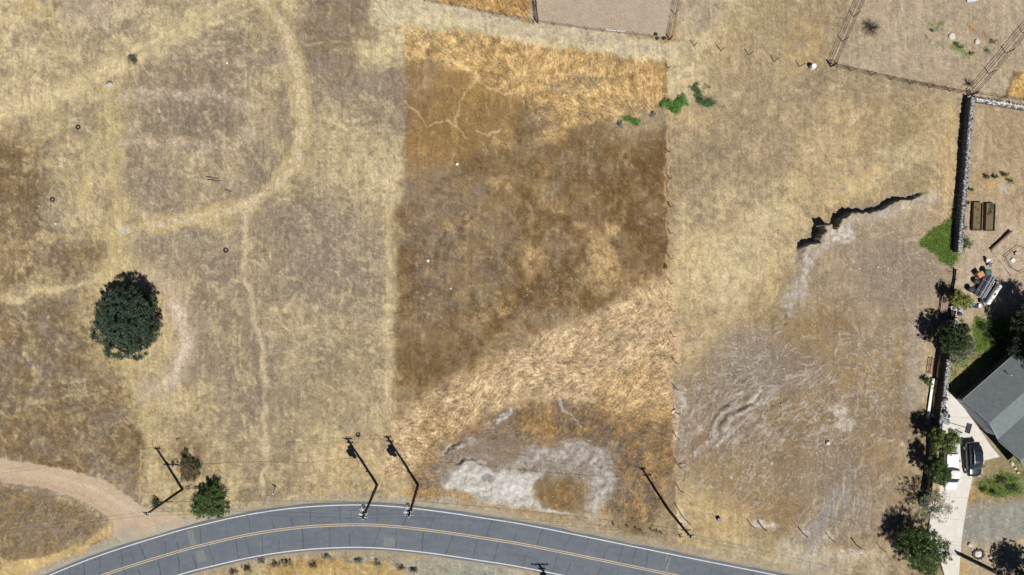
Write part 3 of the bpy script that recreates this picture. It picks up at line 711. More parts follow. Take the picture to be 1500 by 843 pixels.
# lighter patch
pm = mat('asphalt_patch', (.165,.172,.178), .85, .2, 3)
mb = MB()
for (xa, oa, ob, wd) in ((575, -30, -16, 17), (288, -24, -6, 12), (285, 3, 26, 9), (972, 3, 26, 7)):
    i = int(np.argmin(abs(CR[:, 0] - xa))); tx = np.array([-CRN[i,1], CRN[i,0]])
    V = [(*W2(*(CR[i] + CRN[i]*o_ + tx*q*wd/2)), .0185) for o_ in (oa, ob) for q in (-1, 1)]
    mb.add(V, [(0,1,3,2)])
mb.build('road_patch', pm)['kind'] = 'structure'

# ------------------------------------------------------------------ driveway
conc = mat('concrete', (.56,.54,.49), .9, .12, 1.1, bump=.1)
drv = [(1379,561),(1392,575),(1406,590),(1431,625),(1452,655),(1464,669),(1436,676),(1424,700),(1415,742),(1408,790),(1404,843),(1400,920),(1385,925),(1388,860),(1375,815),(1360,785),(1362,756),(1352,722),(1358,680),(1368,620),(1374,585)]
bm = bmesh.new()
top = [bm.verts.new((*W2(*p), .09)) for p in drv]; bot = [bm.verts.new((*W2(*p), -.25)) for p in drv]
bm.faces.new(top)
for i in range(len(drv)): bm.faces.new((top[i], top[(i+1)%len(drv)], bot[(i+1)%len(drv)], bot[i]))
bmesh.ops.recalc_face_normals(bm, faces=bm.faces)
me = bpy.data.meshes.new('driveway'); bm.to_mesh(me); bm.free()
link_mesh('driveway', me, conc)['kind'] = 'structure'
jm_ = mat('joint_dark', (.30,.28,.25), .9, .2, 3); mb = MB()
for a_, b_ in (((1358,690),(1424,702)),((1352,725),(1419,730)),((1364,757),(1412,762)),((1364,790),(1408,795)),((1395,668),(1388,760)),((1370,640),(1440,650)),((1376,610),(1420,612))):
    p = Vector((*W2(*a_), 0)); q = Vector((*W2(*b_), 0)); d = (q - p); L_ = d.length
    mb.box(((p + q)/2) + Vector((0,0,.092)), (L_, .035, .006), rz=math.atan2(d.y, d.x))
mb.build('driveway_joint', jm_)['kind'] = 'structure'
# ------------------------------------------------------------------ materials for things
M_leafs = {}
def leaf_mat(name, dark, light, rough=.55):
    if name in M_leafs: return M_leafs[name]
    m = bpy.data.materials.new(name); m.use_nodes = True
    t = m.node_tree; b = t.nodes['Principled BSDF']
    at = t.nodes.new('ShaderNodeAttribute'); at.attribute_name = 'tint'
    rp = t.nodes.new('ShaderNodeValToRGB')
    rp.color_ramp.elements[0].color = (*dark, 1); rp.color_ramp.elements[1].color = (*light, 1)
    t.links.new(at.outputs['Fac'], rp.inputs[0])
    tc = t.nodes.new('ShaderNodeTexCoord'); n = tnoise(t, tc, 7, 3)
    mr = t.nodes.new('ShaderNodeMapRange'); mr.inputs[1].default_value = .3; mr.inputs[2].default_value = .7; mr.inputs[3].default_value = .7; mr.inputs[4].default_value = 1.3
    t.links.new(n.outputs['Fac'], mr.inputs[0])
    mx = t.nodes.new('ShaderNodeMix'); mx.data_type = 'RGBA'; mx.blend_type = 'MULTIPLY'; mx.inputs[0].default_value = 1
    t.links.new(rp.outputs[0], mx.inputs[6]); t.links.new(mr.outputs[0], mx.inputs[7]); t.links.new(mx.outputs[2], b.inputs['Base Color'])
    b.inputs['Roughness'].default_value = rough; b.inputs['Specular IOR Level'].default_value = .3
    M_leafs[name] = m; return m
bark = mat('bark', (.16,.12,.09), .9, .4, 8, bump=.4)
twig = mat('dead_twig', (.13,.10,.08), .9, .4, 8)
drytwig = mat('dry_twig', (.30,.21,.12), .9, .4, 8)
wood_dark = mat('creosote_wood', (.055,.036,.026), .85, .4, 10, bump=.3)
steel = mat('galvanised_steel', (.62,.66,.70), .35, .2, 12, metal=.6)
greymetal = mat('grey_can_paint', (.36,.40,.46), .4, .2, 6)
porcelain = mat('porcelain', (.70,.72,.74), .3, .1, 6)
dark_wire = mat('dark_wire', (.05,.045,.04), .6, .2, 8)
rust = mat('rusty_steel', (.085,.055,.04), .85, .4, 12)
rubber = mat('tyre_rubber', (.03,.03,.034), .8, .3, 10)
white_pl = mat('white_plastic', (.80,.80,.78), .5, .06, 4)
clay = mat('terracotta', (.52,.24,.14), .85, .25, 6)
stone = mat('wall_stone', (.44,.45,.44), .9, .45, 5, rgb2=(.17,.18,.18), bump=.4)
stone_shade = mat('shaded_stone', (.15,.15,.155), .95, .4, 5, bump=.4)  # wall stone darkened for the faces: shade put into the colour
stone_w = mat('pale_stone', (.62,.60,.56), .9, .3, 4, rgb2=(.40,.37,.33))
board = mat('weathered_board', (.22,.15,.11), .9, .4, 5)
board_l = mat('bare_board', (.36,.27,.21), .9, .35, 5)
brown_fence = mat('fence_board', (.035,.028,.025), .9, .35, 4)
black_pl = mat('black_plastic', (.025,.027,.032), .45, .3, 6)
soil_m = mat('planter_soil', (.15,.11,.06), .95, .45, 7, rgb2=(.10,.09,.04), bump=.4)

def leaves(name, centers, spread, n_per, size, m, parent, seed=1, up=.35, floor=.03, base_z=0.0):
    """leaf-sized faces spread through clumps; one mesh"""
    g = np.random.default_rng(seed)
    c = np.repeat(np.asarray(centers, float), n_per, axis=0)
    N = len(c)
    off = g.normal(0, 1, (N, 3)); off /= np.linalg.norm(off, axis=1)[:, None]
    off *= (g.random(N) ** .45)[:, None] * spread * np.repeat(g.uniform(.6, 1.35, len(centers)), n_per)[:, None]
    off[:, 2] *= .75
    p = c + off
    p[:, 2] = np.maximum(p[:, 2], base_z + floor)
    nrm = g.normal(0, 1, (N, 3)); nrm[:, 2] = abs(nrm[:, 2]) + up; nrm /= np.linalg.norm(nrm, axis=1)[:, None]
    a = np.cross(nrm, g.normal(0, 1, (N, 3))); a /= np.linalg.norm(a, axis=1)[:, None]
    b = np.cross(nrm, a)
    s = size * g.uniform(.6, 1.4, N)[:, None]
    V = np.stack([p - a*s*.5, p + b*s*.28 + nrm*s*.06, p + a*s*.5, p - b*s*.28 + nrm*s*.06], 1).reshape(-1, 3)
    F = np.arange(N*4).reshape(N, 4)
    me = np_mesh(name, V, F)
    tn = np.clip(np.repeat(g.uniform(.1, .9, len(centers)), n_per) * .55 + g.random(N) * .45, 0, 1)
    at = me.attributes.new('tint', 'FLOAT', 'POINT'); at.data.foreach_set('value', np.repeat(tn, 4).astype(np.float32))
    return link_mesh(name, me, m, parent)

def tree(name, base, lobes, nclump, spread, n_per, leaf, m, label, cat='tree', group=None, seed=1, trunk_r=.18, shell=.55, limbs=14, bk=None, crown_name='crown'):
    """base: world point; lobes: (dx,dy,z,rx,ry,rz) in metres relative to the base"""
    rr = random.Random(seed)
    root = empty(name, base, 0, label, cat, group)
    vol = [l[3]*l[4]*l[5] for l in lobes]
    cs = []
    while len(cs) < nclump:
        l = rr.choices(lobes, vol)[0]
        v = Vector((rr.gauss(0,1), rr.gauss(0,1), rr.gauss(0,1))).normalized() * (shell + (1-shell)*rr.random()) if rr.random() < .8 else Vector((rr.gauss(0,1), rr.gauss(0,1), rr.gauss(0,1))).normalized() * rr.random()
        z = l[2] + v.z*l[5]
        if z < .15: z = .15 + rr.random()*.4
        cs.append((l[0] + v.x*l[3], l[1] + v.y*l[4], z))
    tb = MB()
    zc = min(l[2] - l[5]*.4 for l in lobes); zc = max(.4, zc)
    lean = Vector((rr.uniform(-.15,.15), rr.uniform(-.15,.15), 0))
    fork = Vector((0,0,zc)) + lean
    tb.tube([(0,0,-.2), (0,0,.05), lean*.5 + Vector((0,0,zc*.5)), fork], [trunk_r*1.5, trunk_r*1.2, trunk_r, trunk_r*.85], 10)
    for k in range(limbs):
        c = Vector(cs[(k * 37) % len(cs)])
        mid = fork.lerp(c, .5) + Vector((rr.uniform(-.3,.3), rr.uniform(-.3,.3), rr.uniform(0,.4))) * (c-fork).length*.25
        tb.tube([fork, fork.lerp(mid,.5)+Vector((0,0,.05)), mid, c], [trunk_r*.55, trunk_r*.4, trunk_r*.26, trunk_r*.08], 6)
    tb.build('trunk', bk or bark, root, smooth=True)
    leaves(crown_name, cs, spread, n_per, leaf, m, root, seed)
    return root

# ------------------------------------------------------------------ trees and shrubs
oakm = leaf_mat('oak_leaf', (.012,.024,.015), (.062,.102,.062))
conm = leaf_mat('conifer_leaf', (.008,.017,.008), (.034,.055,.022))
greenm = leaf_mat('bright_leaf', (.045,.075,.018), (.17,.23,.05))
dgreenm = leaf_mat('dark_leaf', (.014,.030,.010), (.055,.088,.028))
midm = leaf_mat('green_leaf', (.025,.055,.014), (.10,.165,.04))
yellm = leaf_mat('yellow_green_leaf', (.09,.12,.02), (.27,.31,.06))
palem = leaf_mat('olive_leaf', (.08,.10,.055), (.26,.29,.18))
brownm = leaf_mat('withered_leaf', (.05,.042,.024), (.21,.155,.085))
weedm = leaf_mat('weed_leaf', (.03,.11,.018), (.15,.34,.06))
greyg = leaf_mat('greyish_leaf', (.09,.12,.085), (.24,.28,.20))

# big oak: crown outline follows the photograph (taller than wide, bulges at left and right)
gb = G(208, 466)
def lb(px, py, z, r, rz=None):
    q = P(px, py, z); return (q.x - gb.x, q.y - gb.y, z, r[0] if isinstance(r, tuple) else r, r[1] if isinstance(r, tuple) else r, rz or (r if not isinstance(r, tuple) else r[0]))
oak_l = [lb(188,470,3.1,(3.3,3.4),2.6), lb(166,456,2.5,(2.4,2.3),2.0), lb(160,484,2.4,(2.3,2.2),1.9), lb(212,482,2.6,(2.1,2.1),2.0), lb(210,450,2.6,(1.7,1.9),1.9), lb(187,440,2.7,(2.6,2.0),2.2), lb(176,506,2.3,(2.3,1.8),1.8), lb(202,506,2.2,(1.8,2.0),1.7), lb(190,458,4.1,(2.6,2.9),1.6), lb(196,486,3.8,(2.2,2.0),1.5)]
tree('oak_tree', gb, oak_l, 1300, .36, 56, .16, oakm, 'large round dark green oak standing alone in the left field', 'tree', seed=3, trunk_r=.38, limbs=30, shell=.80)

# roadside tree and scrub at the left
gb = G(306,728)
rs = [lb(303,742,1.1,(2.1,1.6),.9), lb(317,738,1.2,(1.6,1.9),.9), lb(295,736,1.1,(1.5,1.9),.9), lb(307,726,1.3,(1.8,1.5),.9), lb(290,750,.7,(1.0,.9),.6), lb(327,749,.7,(1.0,1.0),.6), lb(312,714,.8,(1.3,1.1),.6)]
tree('roadside_tree', gb, rs, 330, .32, 56, .14, midm, 'dense bushy green tree at the edge of the road beside the dirt track junction', 'tree', seed=5, trunk_r=.16, limbs=12)
gb = G(276,690)
tree('withered_shrub', gb, [(0.2,.3,.5,1.3,1.7,.5), (-.3,1.1,.5,.7,1.0,.5),(.2,-1.0,.4,1.3,.7,.3),(.9,-.1,.3,1.0,.9,.3)], 110, .34, 34, .13, brownm, 'half dead brown shrub just uphill of the roadside tree', 'shrub', seed=6, trunk_r=.06, limbs=30, bk=drytwig)
gb = G(268,678)
tree('green_shrub', gb, [(.5,.6,.4,.8,1.2,.4),(-.9,-.2,.4,.6,.6,.3),(1.9,-.4,.4,.7,.9,.3)], 60, .28, 34, .12, dgreenm, 'dark green scrubby growth around the half dead brown shrub', 'shrub', seed=16, trunk_r=.05, limbs=8)
gb = G(229,737)
tree('small_shrub', gb, [(0,0,.5,.55,.7,.5)], 26, .22, 40, .11, dgreenm, 'small dark shrub between the dirt track and the left utility pole', 'shrub', seed=7, trunk_r=.05, limbs=8)
gb = G(277,716)
tree('thorny_shrub', gb, [(0,0,.3,.8,.35,.25)], 10, .2, 10, .1, brownm, 'low dark thorny scrub lying in front of the left pole and the roadside tree', 'shrub', seed=8, trunk_r=.04, limbs=16, bk=twig)

def spiky(name, base, r, h, n, label, m=None, seed=1, leafm=None, cat='shrub', group=None, nleaf=0):
    rr = random.Random(seed); root = empty(name, base, 0, label, cat, group)
    mb = MB()
    for k in range(n):
        a = rr.uniform(0, 6.28); q = rr.uniform(.3, 1); ln = r*q; hh = h*rr.uniform(.3,1)*(1.2-q)
        p1 = Vector((math.cos(a)*ln*.5, math.sin(a)*ln*.5, hh*.8)); p2 = Vector((math.cos(a+.2)*ln, math.sin(a+.2)*ln, hh))
        mb.tube([(0,0,0), p1, p2], [.022,.015,.005], 4)
        for _ in range(3):
            c = p1.lerp(p2, rr.random()); d = Vector((rr.gauss(0,1), rr.gauss(0,1), rr.gauss(0,.6)))*.16*r
            mb.tube([c, c+d], [.010,.004], 3)
    mb.build('branches', m or twig, root)
    if nleaf:
        cs = [(rr.gauss(0,r*.25), rr.gauss(0,r*.25), rr.uniform(.1,h*.8)) for _ in range(nleaf)]
        leaves('foliage', cs, r*.22, 26, .10, leafm, root, seed)
    return root
spiky('dark_shrub', G(196,88), 1.0, .9, 60, 'small spiky dark grey-green shrub beside the pale track at the upper left', seed=21, leafm=leaf_mat('dusky_leaf',(.03,.045,.035),(.10,.13,.10)), nleaf=16)
spiky('bare_bush', G(1275,42), 1.5, 1.6, 90, 'bare spiky dead bush inside the wire paddock near the top edge', seed=22)
spiky('bare_bush', G(1417,124), .9, 1.7, 40, 'bare spiky dead bush at the wire fence corner above the stone wall', seed=23)

def bush(name, cx, cy, blobs, n, label, m, seed, leaf=.13, spread=.3, cat='bush', npp=34, h=.5):
    gb = G(cx, cy)
    lo = []
    for (x, y, rx, ry) in blobs:
        wx, wy = W2(x, y); lo.append((wx-gb.x, wy-gb.y, h*.7, rx*S, ry*S, h*.6))
    return tree(name, gb, lo, n, spread, npp, leaf, m, label, cat, seed=seed, trunk_r=.03, limbs=8, shell=.2)
bush('green_bush', 988, 153, [(978,153,11,8),(988,160,9,10),(1001,148,8,14),(990,153,15,9)], 120, 'bright green bush touching the fence line at the corner of the golden grass', weedm, 31)
bush('green_bush', 1028, 140, [(1021,132,8,12),(1026,145,8,10),(1036,152,14,8)], 80, 'ragged green bush in pale grass, right of the brightest green bush', leaf_mat('weed_leaf_b',(.025,.07,.02),(.14,.25,.09)), 32)
bush('grey_scrub', 1035, 150, [(1037,128,6,6),(1045,148,7,7),(1040,154,10,4)], 16, 'thin grey-green scrub around the ragged green bush', greyg, 36, npp=20)
bush('green_weed', 925, 177, [(919,175,11,5),(931,179,8,7)], 34, 'low patch of bright green weed at the foot of the golden grass', weedm, 33, h=.25)
bush('green_weed', 907, 183, [(907,183,7,5)], 8, 'small grey-green weed left of the low bright green patch', greyg, 34, h=.25)
bush('green_weed', 957, 168, [(957,168,4,5)], 5, 'tiny green weed between the golden grass patch and the brightest bush', greyg, 35, h=.2)
bush('green_weed', 975, 391, [(975,391,3,3)], 5, 'tiny green weed on the middle fence line at the edge of the pale bank', greenm, 37, h=.2)
bush('wall_bush', 1408, 359, [(1408,358,9,10),(1404,352,7,8)], 42, 'dark green bush at the lower end of the stone wall', midm, 38, h=1.3, spread=.32)
bush('small_green_shrub', 1357, 559, [(1356,557,6,8),(1359,566,5,6)], 24, 'small green shrub against the white board by the fence', midm, 39, h=.8, spread=.28)
for i, (x, y, r, c_l) in enumerate(((1442,260,4,'round garden shrub below the top lawn, first of the four by the stone wall'),(1455,260,3,'small dark garden shrub, second of the four by the stone wall'),(1469,256,4,'dark garden shrub, upper of the pair farthest from the stone wall'),(1477,265,6,'spreading garden shrub, lower of the pair farthest from the stone wall'),
                              (1417,279,4,'grey-green shrub growing on the stone wall top beside the planters'),(1414,298,3,'tiny dark shrub on the stone wall top just left of the planters'))):
    bush('garden_shrub', x, y, [(x,y,r,r*.8)], 9, c_l, dgreenm if i in (1,2,5) else midm, 60+i, h=.6, spread=.2, leaf=.1)
bush('grey_lavender', 1410, 333, [(1410,333,4,6)], 10, 'blue-grey clump spilling on the wall top by the raised planters', greyg, 68, h=.4, spread=.2)
for i, (x, y, r, c_l) in enumerate(((1365,46,4,'thin green plant left of the first round lid in the paddock'),(1405,70,7,'green weed patch just below the two round lids in the paddock'),(1420,80,7,'lowest green weed patch in the paddock, nearest the corner fence'),(1452,62,6,'green weed patch beside the right-hand round lid'),(1398,66,4,'darker weed tuft between the round lids and the fence'),(1444,76,4,'pale green weed between the lid and the wire fence'))):
    bush('paddock_weed', x, y, [(x,y,r,r*.7)], 9, c_l, greyg if i in (0,5) else midm, 80+i, h=.2, spread=.22, leaf=.11, cat='weed', npp=16)
for i, (x, y, r, c_l) in enumerate(((342,838,6,'dark weed clump on the lower verge at the far left end of the row'),(363,832,6,'weed clump on the lower verge, second from the left end'),(385,822,4,'small brownish weed on the lower verge beside the white line'),(404,826,6,'weed clump on the lower verge left of the tall leaning weed'),(420,824,7,'weed clump right behind the tall leaning weed on the verge'),(478,815,5,'tallest leaning green weed on the lower road verge'),(460,828,6,'weed at the left end of the golden verge grass'),(525,821,5,'pale green round weed on the lower verge'),(552,826,8,'dark wiry weed along the top of the golden verge grass'),(588,832,5,'thin weed at the right end of the golden verge grass'),(606,835,4,'last tiny green weed before the blue-green gravel'))):
    bush('verge_weed', x, y, [(x,y,r*1.7,r*.9)], 24, c_l, (brownm, dgreenm, greyg)[i % 3] if i not in (7,) else greyg, 90+i, h=.35, spread=.22, leaf=.12, cat='weed', npp=14)
for i, x in enumerate((900,918,930,938,953,962,968,995)):
    y = 769 + (x-900)*.16
    bush('roadside_tuft', x, y, [(x+((i*7)%5-2),y+((i*5)%4-1.5),1.8+(i*3)%4*.7,1.5)], 4, 'dark dry tuft below the brown bank by the road, %s from the left' % ('first','second','third','fourth','fifth','sixth','seventh','eighth')[i], brownm, 110+i, h=.35, spread=.16, leaf=.10, cat='weed', npp=16)

# trees along the yard fence (base in photo px, apparent crown centre, height, radius)
def ytree(bx, by, cx, cy, z, r, n, m, label, seed, leaf=.15, spread=.30, npp=42, rz=None, extra=(), name='yard_tree', shell=.35, limbs=14, tr=.09):
    global gb
    gb = G(bx, by)
    r *= 1.28; n = int(n*(2.3 if npp > 30 else 1.7)); npp = int(npp*1.25)
    L = [lb(cx, cy, z, (r, r), rz or r*.8)] + [lb(cx+dx*1.15, cy+dy*1.15, z+dz, (q*1.2, q*1.2), q*.95) for dx, dy, dz, q in extra]
    return tree(name, gb, L, n, spread, npp, leaf, m, label, 'tree', seed=seed, trunk_r=tr, limbs=limbs, shell=shell)
ytree(1396,440,1406,440,2.0,.95,55,yellm,'small yellow-green tree between the fence and the junk pile',41,extra=((8,3,-.2,.8),(-4,-6,.2,.7)))
ytree(1386,490,1399,494,2.9,1.7,130,dgreenm,'dark rounded tree over the fence, just below the small yellow-green tree',42,extra=((-8,8,0,1.3),(5,-10,-.3,1.2)))
ytree(1393,508,1411,512,2.0,1.35,75,palem,'tree with pale blossom over dark leaves, beside the dark rounded tree',43,extra=((-8,12,-.2,1.0),(8,-6,0,.9),(-12,2,0,1.0)))
ytree(1371,638,1386,647,3.0,1.45,95,greenm,'sunlit green tree overhanging the top of the concrete drive',44,extra=((8,-8,0,1.0),(-10,-6,-.3,1.1)))
ytree(1362,684,1373,690,2.8,1.25,75,midm,'dark green tree shading the white pickup truck',45,extra=((-2,-14,-.2,1.0),(6,8,-.2,.9)))
ytree(1352,738,1364,742,2.6,2.0,85,palem,'thin airy tree with sparse grey-green leaves beside the drive',46,npp=26,spread=.34,leaf=.13,extra=((18,4,0,1.3),(-10,12,-.3,1.0),(8,-16,0,1.0)),shell=.3,limbs=44,tr=.08,rz=1.3)
ytree(1338,792,1352,803,3.1,2.3,230,midm,'large dense green tree at the bottom, by the gate end of the drive',47,spread=.36,extra=((24,4,-.4,1.5),(-14,-12,-.4,1.5),(4,22,-.2,1.8),(-26,0,-.8,1.0)),tr=.16)
ytree(1330,780,1322,782,1.9,.9,16,brownm,'thin half bare shrub on the left side of the large dense green tree',53,npp=12,spread=.3,name='yard_shrub',limbs=26,tr=.04)
ytree(1505,496,1539,507,4.4,2.45,640,conm,'very large dark conifer-like tree at the right edge above the house',48,spread=.40,extra=((3,-38,0,1.9),(-13,18,-.3,1.5),(2,30,-.4,1.3),(-14,-10,-.2,1.6),(-34,-30,-1.2,1.6),(-38,0,-1.4,1.4),(-26,-54,-1,1.3)),tr=.25)
ytree(1499,846,1521,856,3.4,2.2,190,dgreenm,'dark tree at the lower right corner of the picture',49,extra=((-10,-8,-.4,1.4),),tr=.16)

# ------------------------------------------------------------------ utility poles
POLES = {}
def pole(px, py, h, label, trans=0, arm_z=None, top_arm=True, lower_arms=(), seed=1, lean=(0,0), arm_off=0, arm_len=1.8, arm_rot=0):
    b0 = G(px, py)
    root = empty('utility_pole', b0, 0, label, 'utility pole')
    dx, dy = lean
    at_ = lambda z: Vector((dx*z/h, dy*z/h, z))
    MB().tube([at_(-.5), at_(h*.5), at_(h)], [.20,.17,.13], 12).build('shaft', wood_dark, root, smooth=True)
    ca = math.cos(arm_rot); sa = math.sin(arm_rot)
    def arm(z, L, off=0, ins=True):
        c = at_(z) + Vector((off*ca, off*sa + .16, 0))
        a = MB().box(c, (L, .11, .13), rz=arm_rot).build('crossarm', wood_dark, root)
        for s in (-1, 1):
            MB().tube([c + Vector((s*L*.36*ca, s*L*.36*sa, 0)), at_(z-.7)], .022, 5).build('brace', steel, a)
        if ins:
            for q in (-.46, -.18, .18, .46):
                p = c + Vector((q*L*ca, q*L*sa, .06))
                MB().lathe(p, [(.02,0),(.02,.08),(.06,.09),(.075,.14),(.04,.17),(.055,.2),(.02,.24)], 8).build('insulator', porcelain, a)
        return c
    if top_arm: arm(h-.25, arm_len, arm_off)
    MB().lathe(at_(h), [(.03,0),(.03,.12),(.08,.14),(.09,.22),(.04,.27),(.06,.33),(.02,.38)], 8).build('insulator', porcelain, root)
    for z, L, off in lower_arms: arm(z, L, off, ins=False)
    if trans:
        zt = h*.745
        for k, (ox, oy) in enumerate(((-.55,.18),(-.72,-.38),(-.20,-.62))[:trans]):
            c = at_(zt) + Vector((ox, oy, 0))
            tr = MB().lathe(c, [(.26,-.55),(.29,-.52),(.29,.42),(.31,.44),(.31,.48),(.22,.56),(.05,.58)], 16).build('transformer', greymetal, root, smooth=False)
            MB().tube([c, at_(zt) + Vector((0,0,0))], .04, 5).build('bracket', steel, tr)
            for q in (-.12, .12):
                MB().lathe(c + Vector((q, .06, .55)), [(.03,0),(.05,.04),(.03,.09),(.055,.12),(.03,.17),(.04,.2),(.015,.28)], 8).build('bushing', porcelain, tr)
        # fused cut-outs on a side arm and the stand-off bracket
        arm(h-1.35, .9, -.1)
        for q in (-.4, -.05, .35):
            MB().tube([at_(h-1.45) + Vector((q,.25,0)), at_(h-1.85) + Vector((q-.1,.42,0))], .045, 6).build('cutout', porcelain, root)
        MB().tube([at_(h*.25)+Vector((-.15,.05,0)), at_(h*.25)+Vector((-.35,.05,.25))], .09, 8).build('meter_can', greymetal, root)
    else:
        MB().box(at_(h*.60)+Vector((.0,.2,0)), (.3,.12,.2)).build('cable_clamp', rust, root)
    POLES[label] = (b0, at_, h)
    return root, b0, at_
A1 = pole(552,711,12.3,'utility pole with grey transformers, the left one of the pair in the middle', trans=3, lean=(.25,-.25), arm_len=1.1)
A2 = pole(612,711,12.3,'utility pole with grey transformers, the right one of the pair in the middle', trans=3, lean=(.1,.0), arm_len=1.0)
A3 = pole(267,717,10.0,'plain dark utility pole leaning over the dirt track at the left', lower_arms=((5.7,1.9,.35),), arm_len=.9)
A4 = pole(978.5,746,10.2,'plain dark utility pole right of the pale clay patch', lower_arms=((8.2,1.2,.0),), arm_len=.8)
A5 = pole(837,901,12.5,'utility pole below the road whose shadow tip touches the bottom white line', trans=3, arm_len=2.4)
def wire(a, b_, z0, z1, off, sag, r, label, group='cables strung between the utility poles'):
    p = a[1] + a[2](z0) + Vector((0, off, 0)); q = b_[1] + b_[2](z1) + Vector((0, off, 0))
    pts = []
    for k in range(25):
        t_ = k/24; v = p.lerp(q, t_); v.z -= sag*4*t_*(1-t_); pts.append(v)
    o = MB().tube(pts, r, 5).build('power_line', dark_wire)
    tag(o, label, 'cable', group)
def far(px, py, h):
    b0 = G(px, py); return (None, b0, lambda z: Vector((0,0,z)))
W0 = far(-250, 790, 11); W9 = far(1620, 905, 12)
for i, off in enumerate((-.1, .35)):
    w_ = ('nearer','farther')[i]
    wire(A3, A1, 9.9, 12.2, off, .7, .012, 'thin %s wire of the span from the left pole to the middle pair' % w_)
    wire(A1, A2, 12.2, 12.2, off, .1, .012, 'thin %s wire joining the middle pair of poles' % w_)
    wire(A2, A4, 12.2, 10.0, off, .8, .012, 'thin %s wire of the span from the middle pair to the right pole' % w_)
    wire(W0, A3, 11, 9.9, off, .8, .012, 'thin %s wire running from the left pole out of the picture' % w_)
    wire(A4, W9, 10.0, 11, off, 1.2, .012, 'thin %s wire running from the right pole out of the picture' % w_)
wire(A3, A1, 5.7, 7, .1, .5, .02, 'low cable from the left pole to the middle pair')
wire(A2, A4, 7, 8.1, .1, .8, .02, 'low cable from the middle pair to the right pole')

# ------------------------------------------------------------------ loose things in the fields
def tyre(px, py, label, r=.33, tilt=0, hole=.17):
    prof = []
    mb = MB(); n = 28; k = 10; vs = []; fs = []
    for i in range(n):
        a = 2*math.pi*i/n
        for j in range(k):
            b_ = 2*math.pi*j/k
            rad = (r+hole)/2 + (r-hole)/2*math.copysign(abs(math.cos(b_))**.7, math.cos(b_)) * (1 + (.03 if i % 2 and abs(math.cos(b_)) > .8 else 0))
            vs.append((rad*math.cos(a), rad*math.sin(a), .11 + .11*math.copysign(abs(math.sin(b_))**.7, math.sin(b_))))
    for i in range(n):
        for j in range(k):
            fs.append((i*k+j, ((i+1)%n)*k+j, ((i+1)%n)*k+(j+1)%k, i*k+(j+1)%k))
    o = mb.add(vs, fs).build('tyre', rubber, smooth=True)
    o.location = G(px, py, -.03); o.rotation_euler = (tilt, 0, 0.3)
    tag(o, label, 'tyre')
tyre(115,187,'old tyre lying in pale grass near the left edge, upper of three on the left')
tyre(79,293,'old tyre half sunk in grass at the left edge, above the brown corner', tilt=.12)
tyre(331,367,'black tyre lying left of the pale vertical track', r=.36)
tyre(525,637,'old tyre half buried near the shadow of the middle pole pair', tilt=-.25)

def post(px, py, h, label, group, lean=(0,0), r=.052):
    b0 = G(px, py)
    mb = MB()
    top = Vector((lean[0], lean[1], h))
    mb.tube([(0,0,-.3), top*.5, top], [r, r, r*.9], 6)
    mb.box(top*.98, (r*3.2, r*1.2, .1)); mb.box(top*.6, (r*3, r*1.2, .05))
    o = mb.build('fence_post', rust); o.location = b0
    tag(o, label, 'fence post', group)
ORD = ['first','second','third','fourth','fifth','sixth','seventh','eighth','ninth','tenth','eleventh','twelfth','thirteenth','fourteenth','fifteenth','sixteenth','seventeenth']
rp_ = random.Random(4)
for i, (x, y) in enumerate(((1017,67),(1056,75),(1097,81),(1134,90),(1172,97))):
    post(x, y, 1.5, 'thin metal post, %s from the left in the short row running from the paddock corner' % ORD[i], 'posts of the short upper row', (rp_.uniform(-.1,.1), rp_.uniform(-.1,.1)))
for i, (x, y) in enumerate(((979,100),(980,222),(981,263),(981,304),(981,342),(982,380),(982,416),(984,455),(986,493),(988,530),(989,568),(990,605),(991,640),(993,682),(995,718))):
    post(x, y, 1.25 if i < 9 else 1.5, 'thin metal post, %s from the top of the long middle fence line' % ORD[i], 'posts of the middle fence line', (rp_.uniform(-.15,.15), rp_.uniform(-.15,.15)))
for i, (x, y) in enumerate(((1100,769),(1117,773),(1177,782),(1216,789),(1254,798),(1290,803))):
    post(x, y, 1.5, 'thin metal post, %s from the left in the lower row above the road' % ORD[i], 'posts of the lower row by the road', (rp_.uniform(-.1,.1), rp_.uniform(-.1,.1)), r=.07 if i in (1,2,4) else .045)
for i, (x, y) in enumerate(((1408,176),(1403,208),(1397,253),(1394,288),(1391,319),(1388,398))):
    post(x, y, 1.0, 'thin metal post at the foot of the stone wall, %s from the top' % ORD[i], 'posts at the foot of the stone wall', (rp_.uniform(-.1,.1), 0), r=.03)
post(999, 756, 3.4, 'tall thin dark post standing right of the plain dark pole', None, (.2,-.1), r=.05)
o = MB().tube([(0,0,.04),(.9,.35,.3)], .05, 6).build('fallen_post', rust); o.location = G(995,681); tag(o, 'short fallen post beside the gully end of the middle fence line', 'post')

# white roadside marker
root = empty('road_marker', G(403,716), 0, 'white roadside marker post standing alone above the road', 'marker post')
MB().box((.05,-.10,.72), (.20,.10,1.45), rx=.40).build('blade', white_pl, root)
MB().tube([(0,0,-.2),(0,0,.18)], .06, 8).build('foot', black_pl, root)

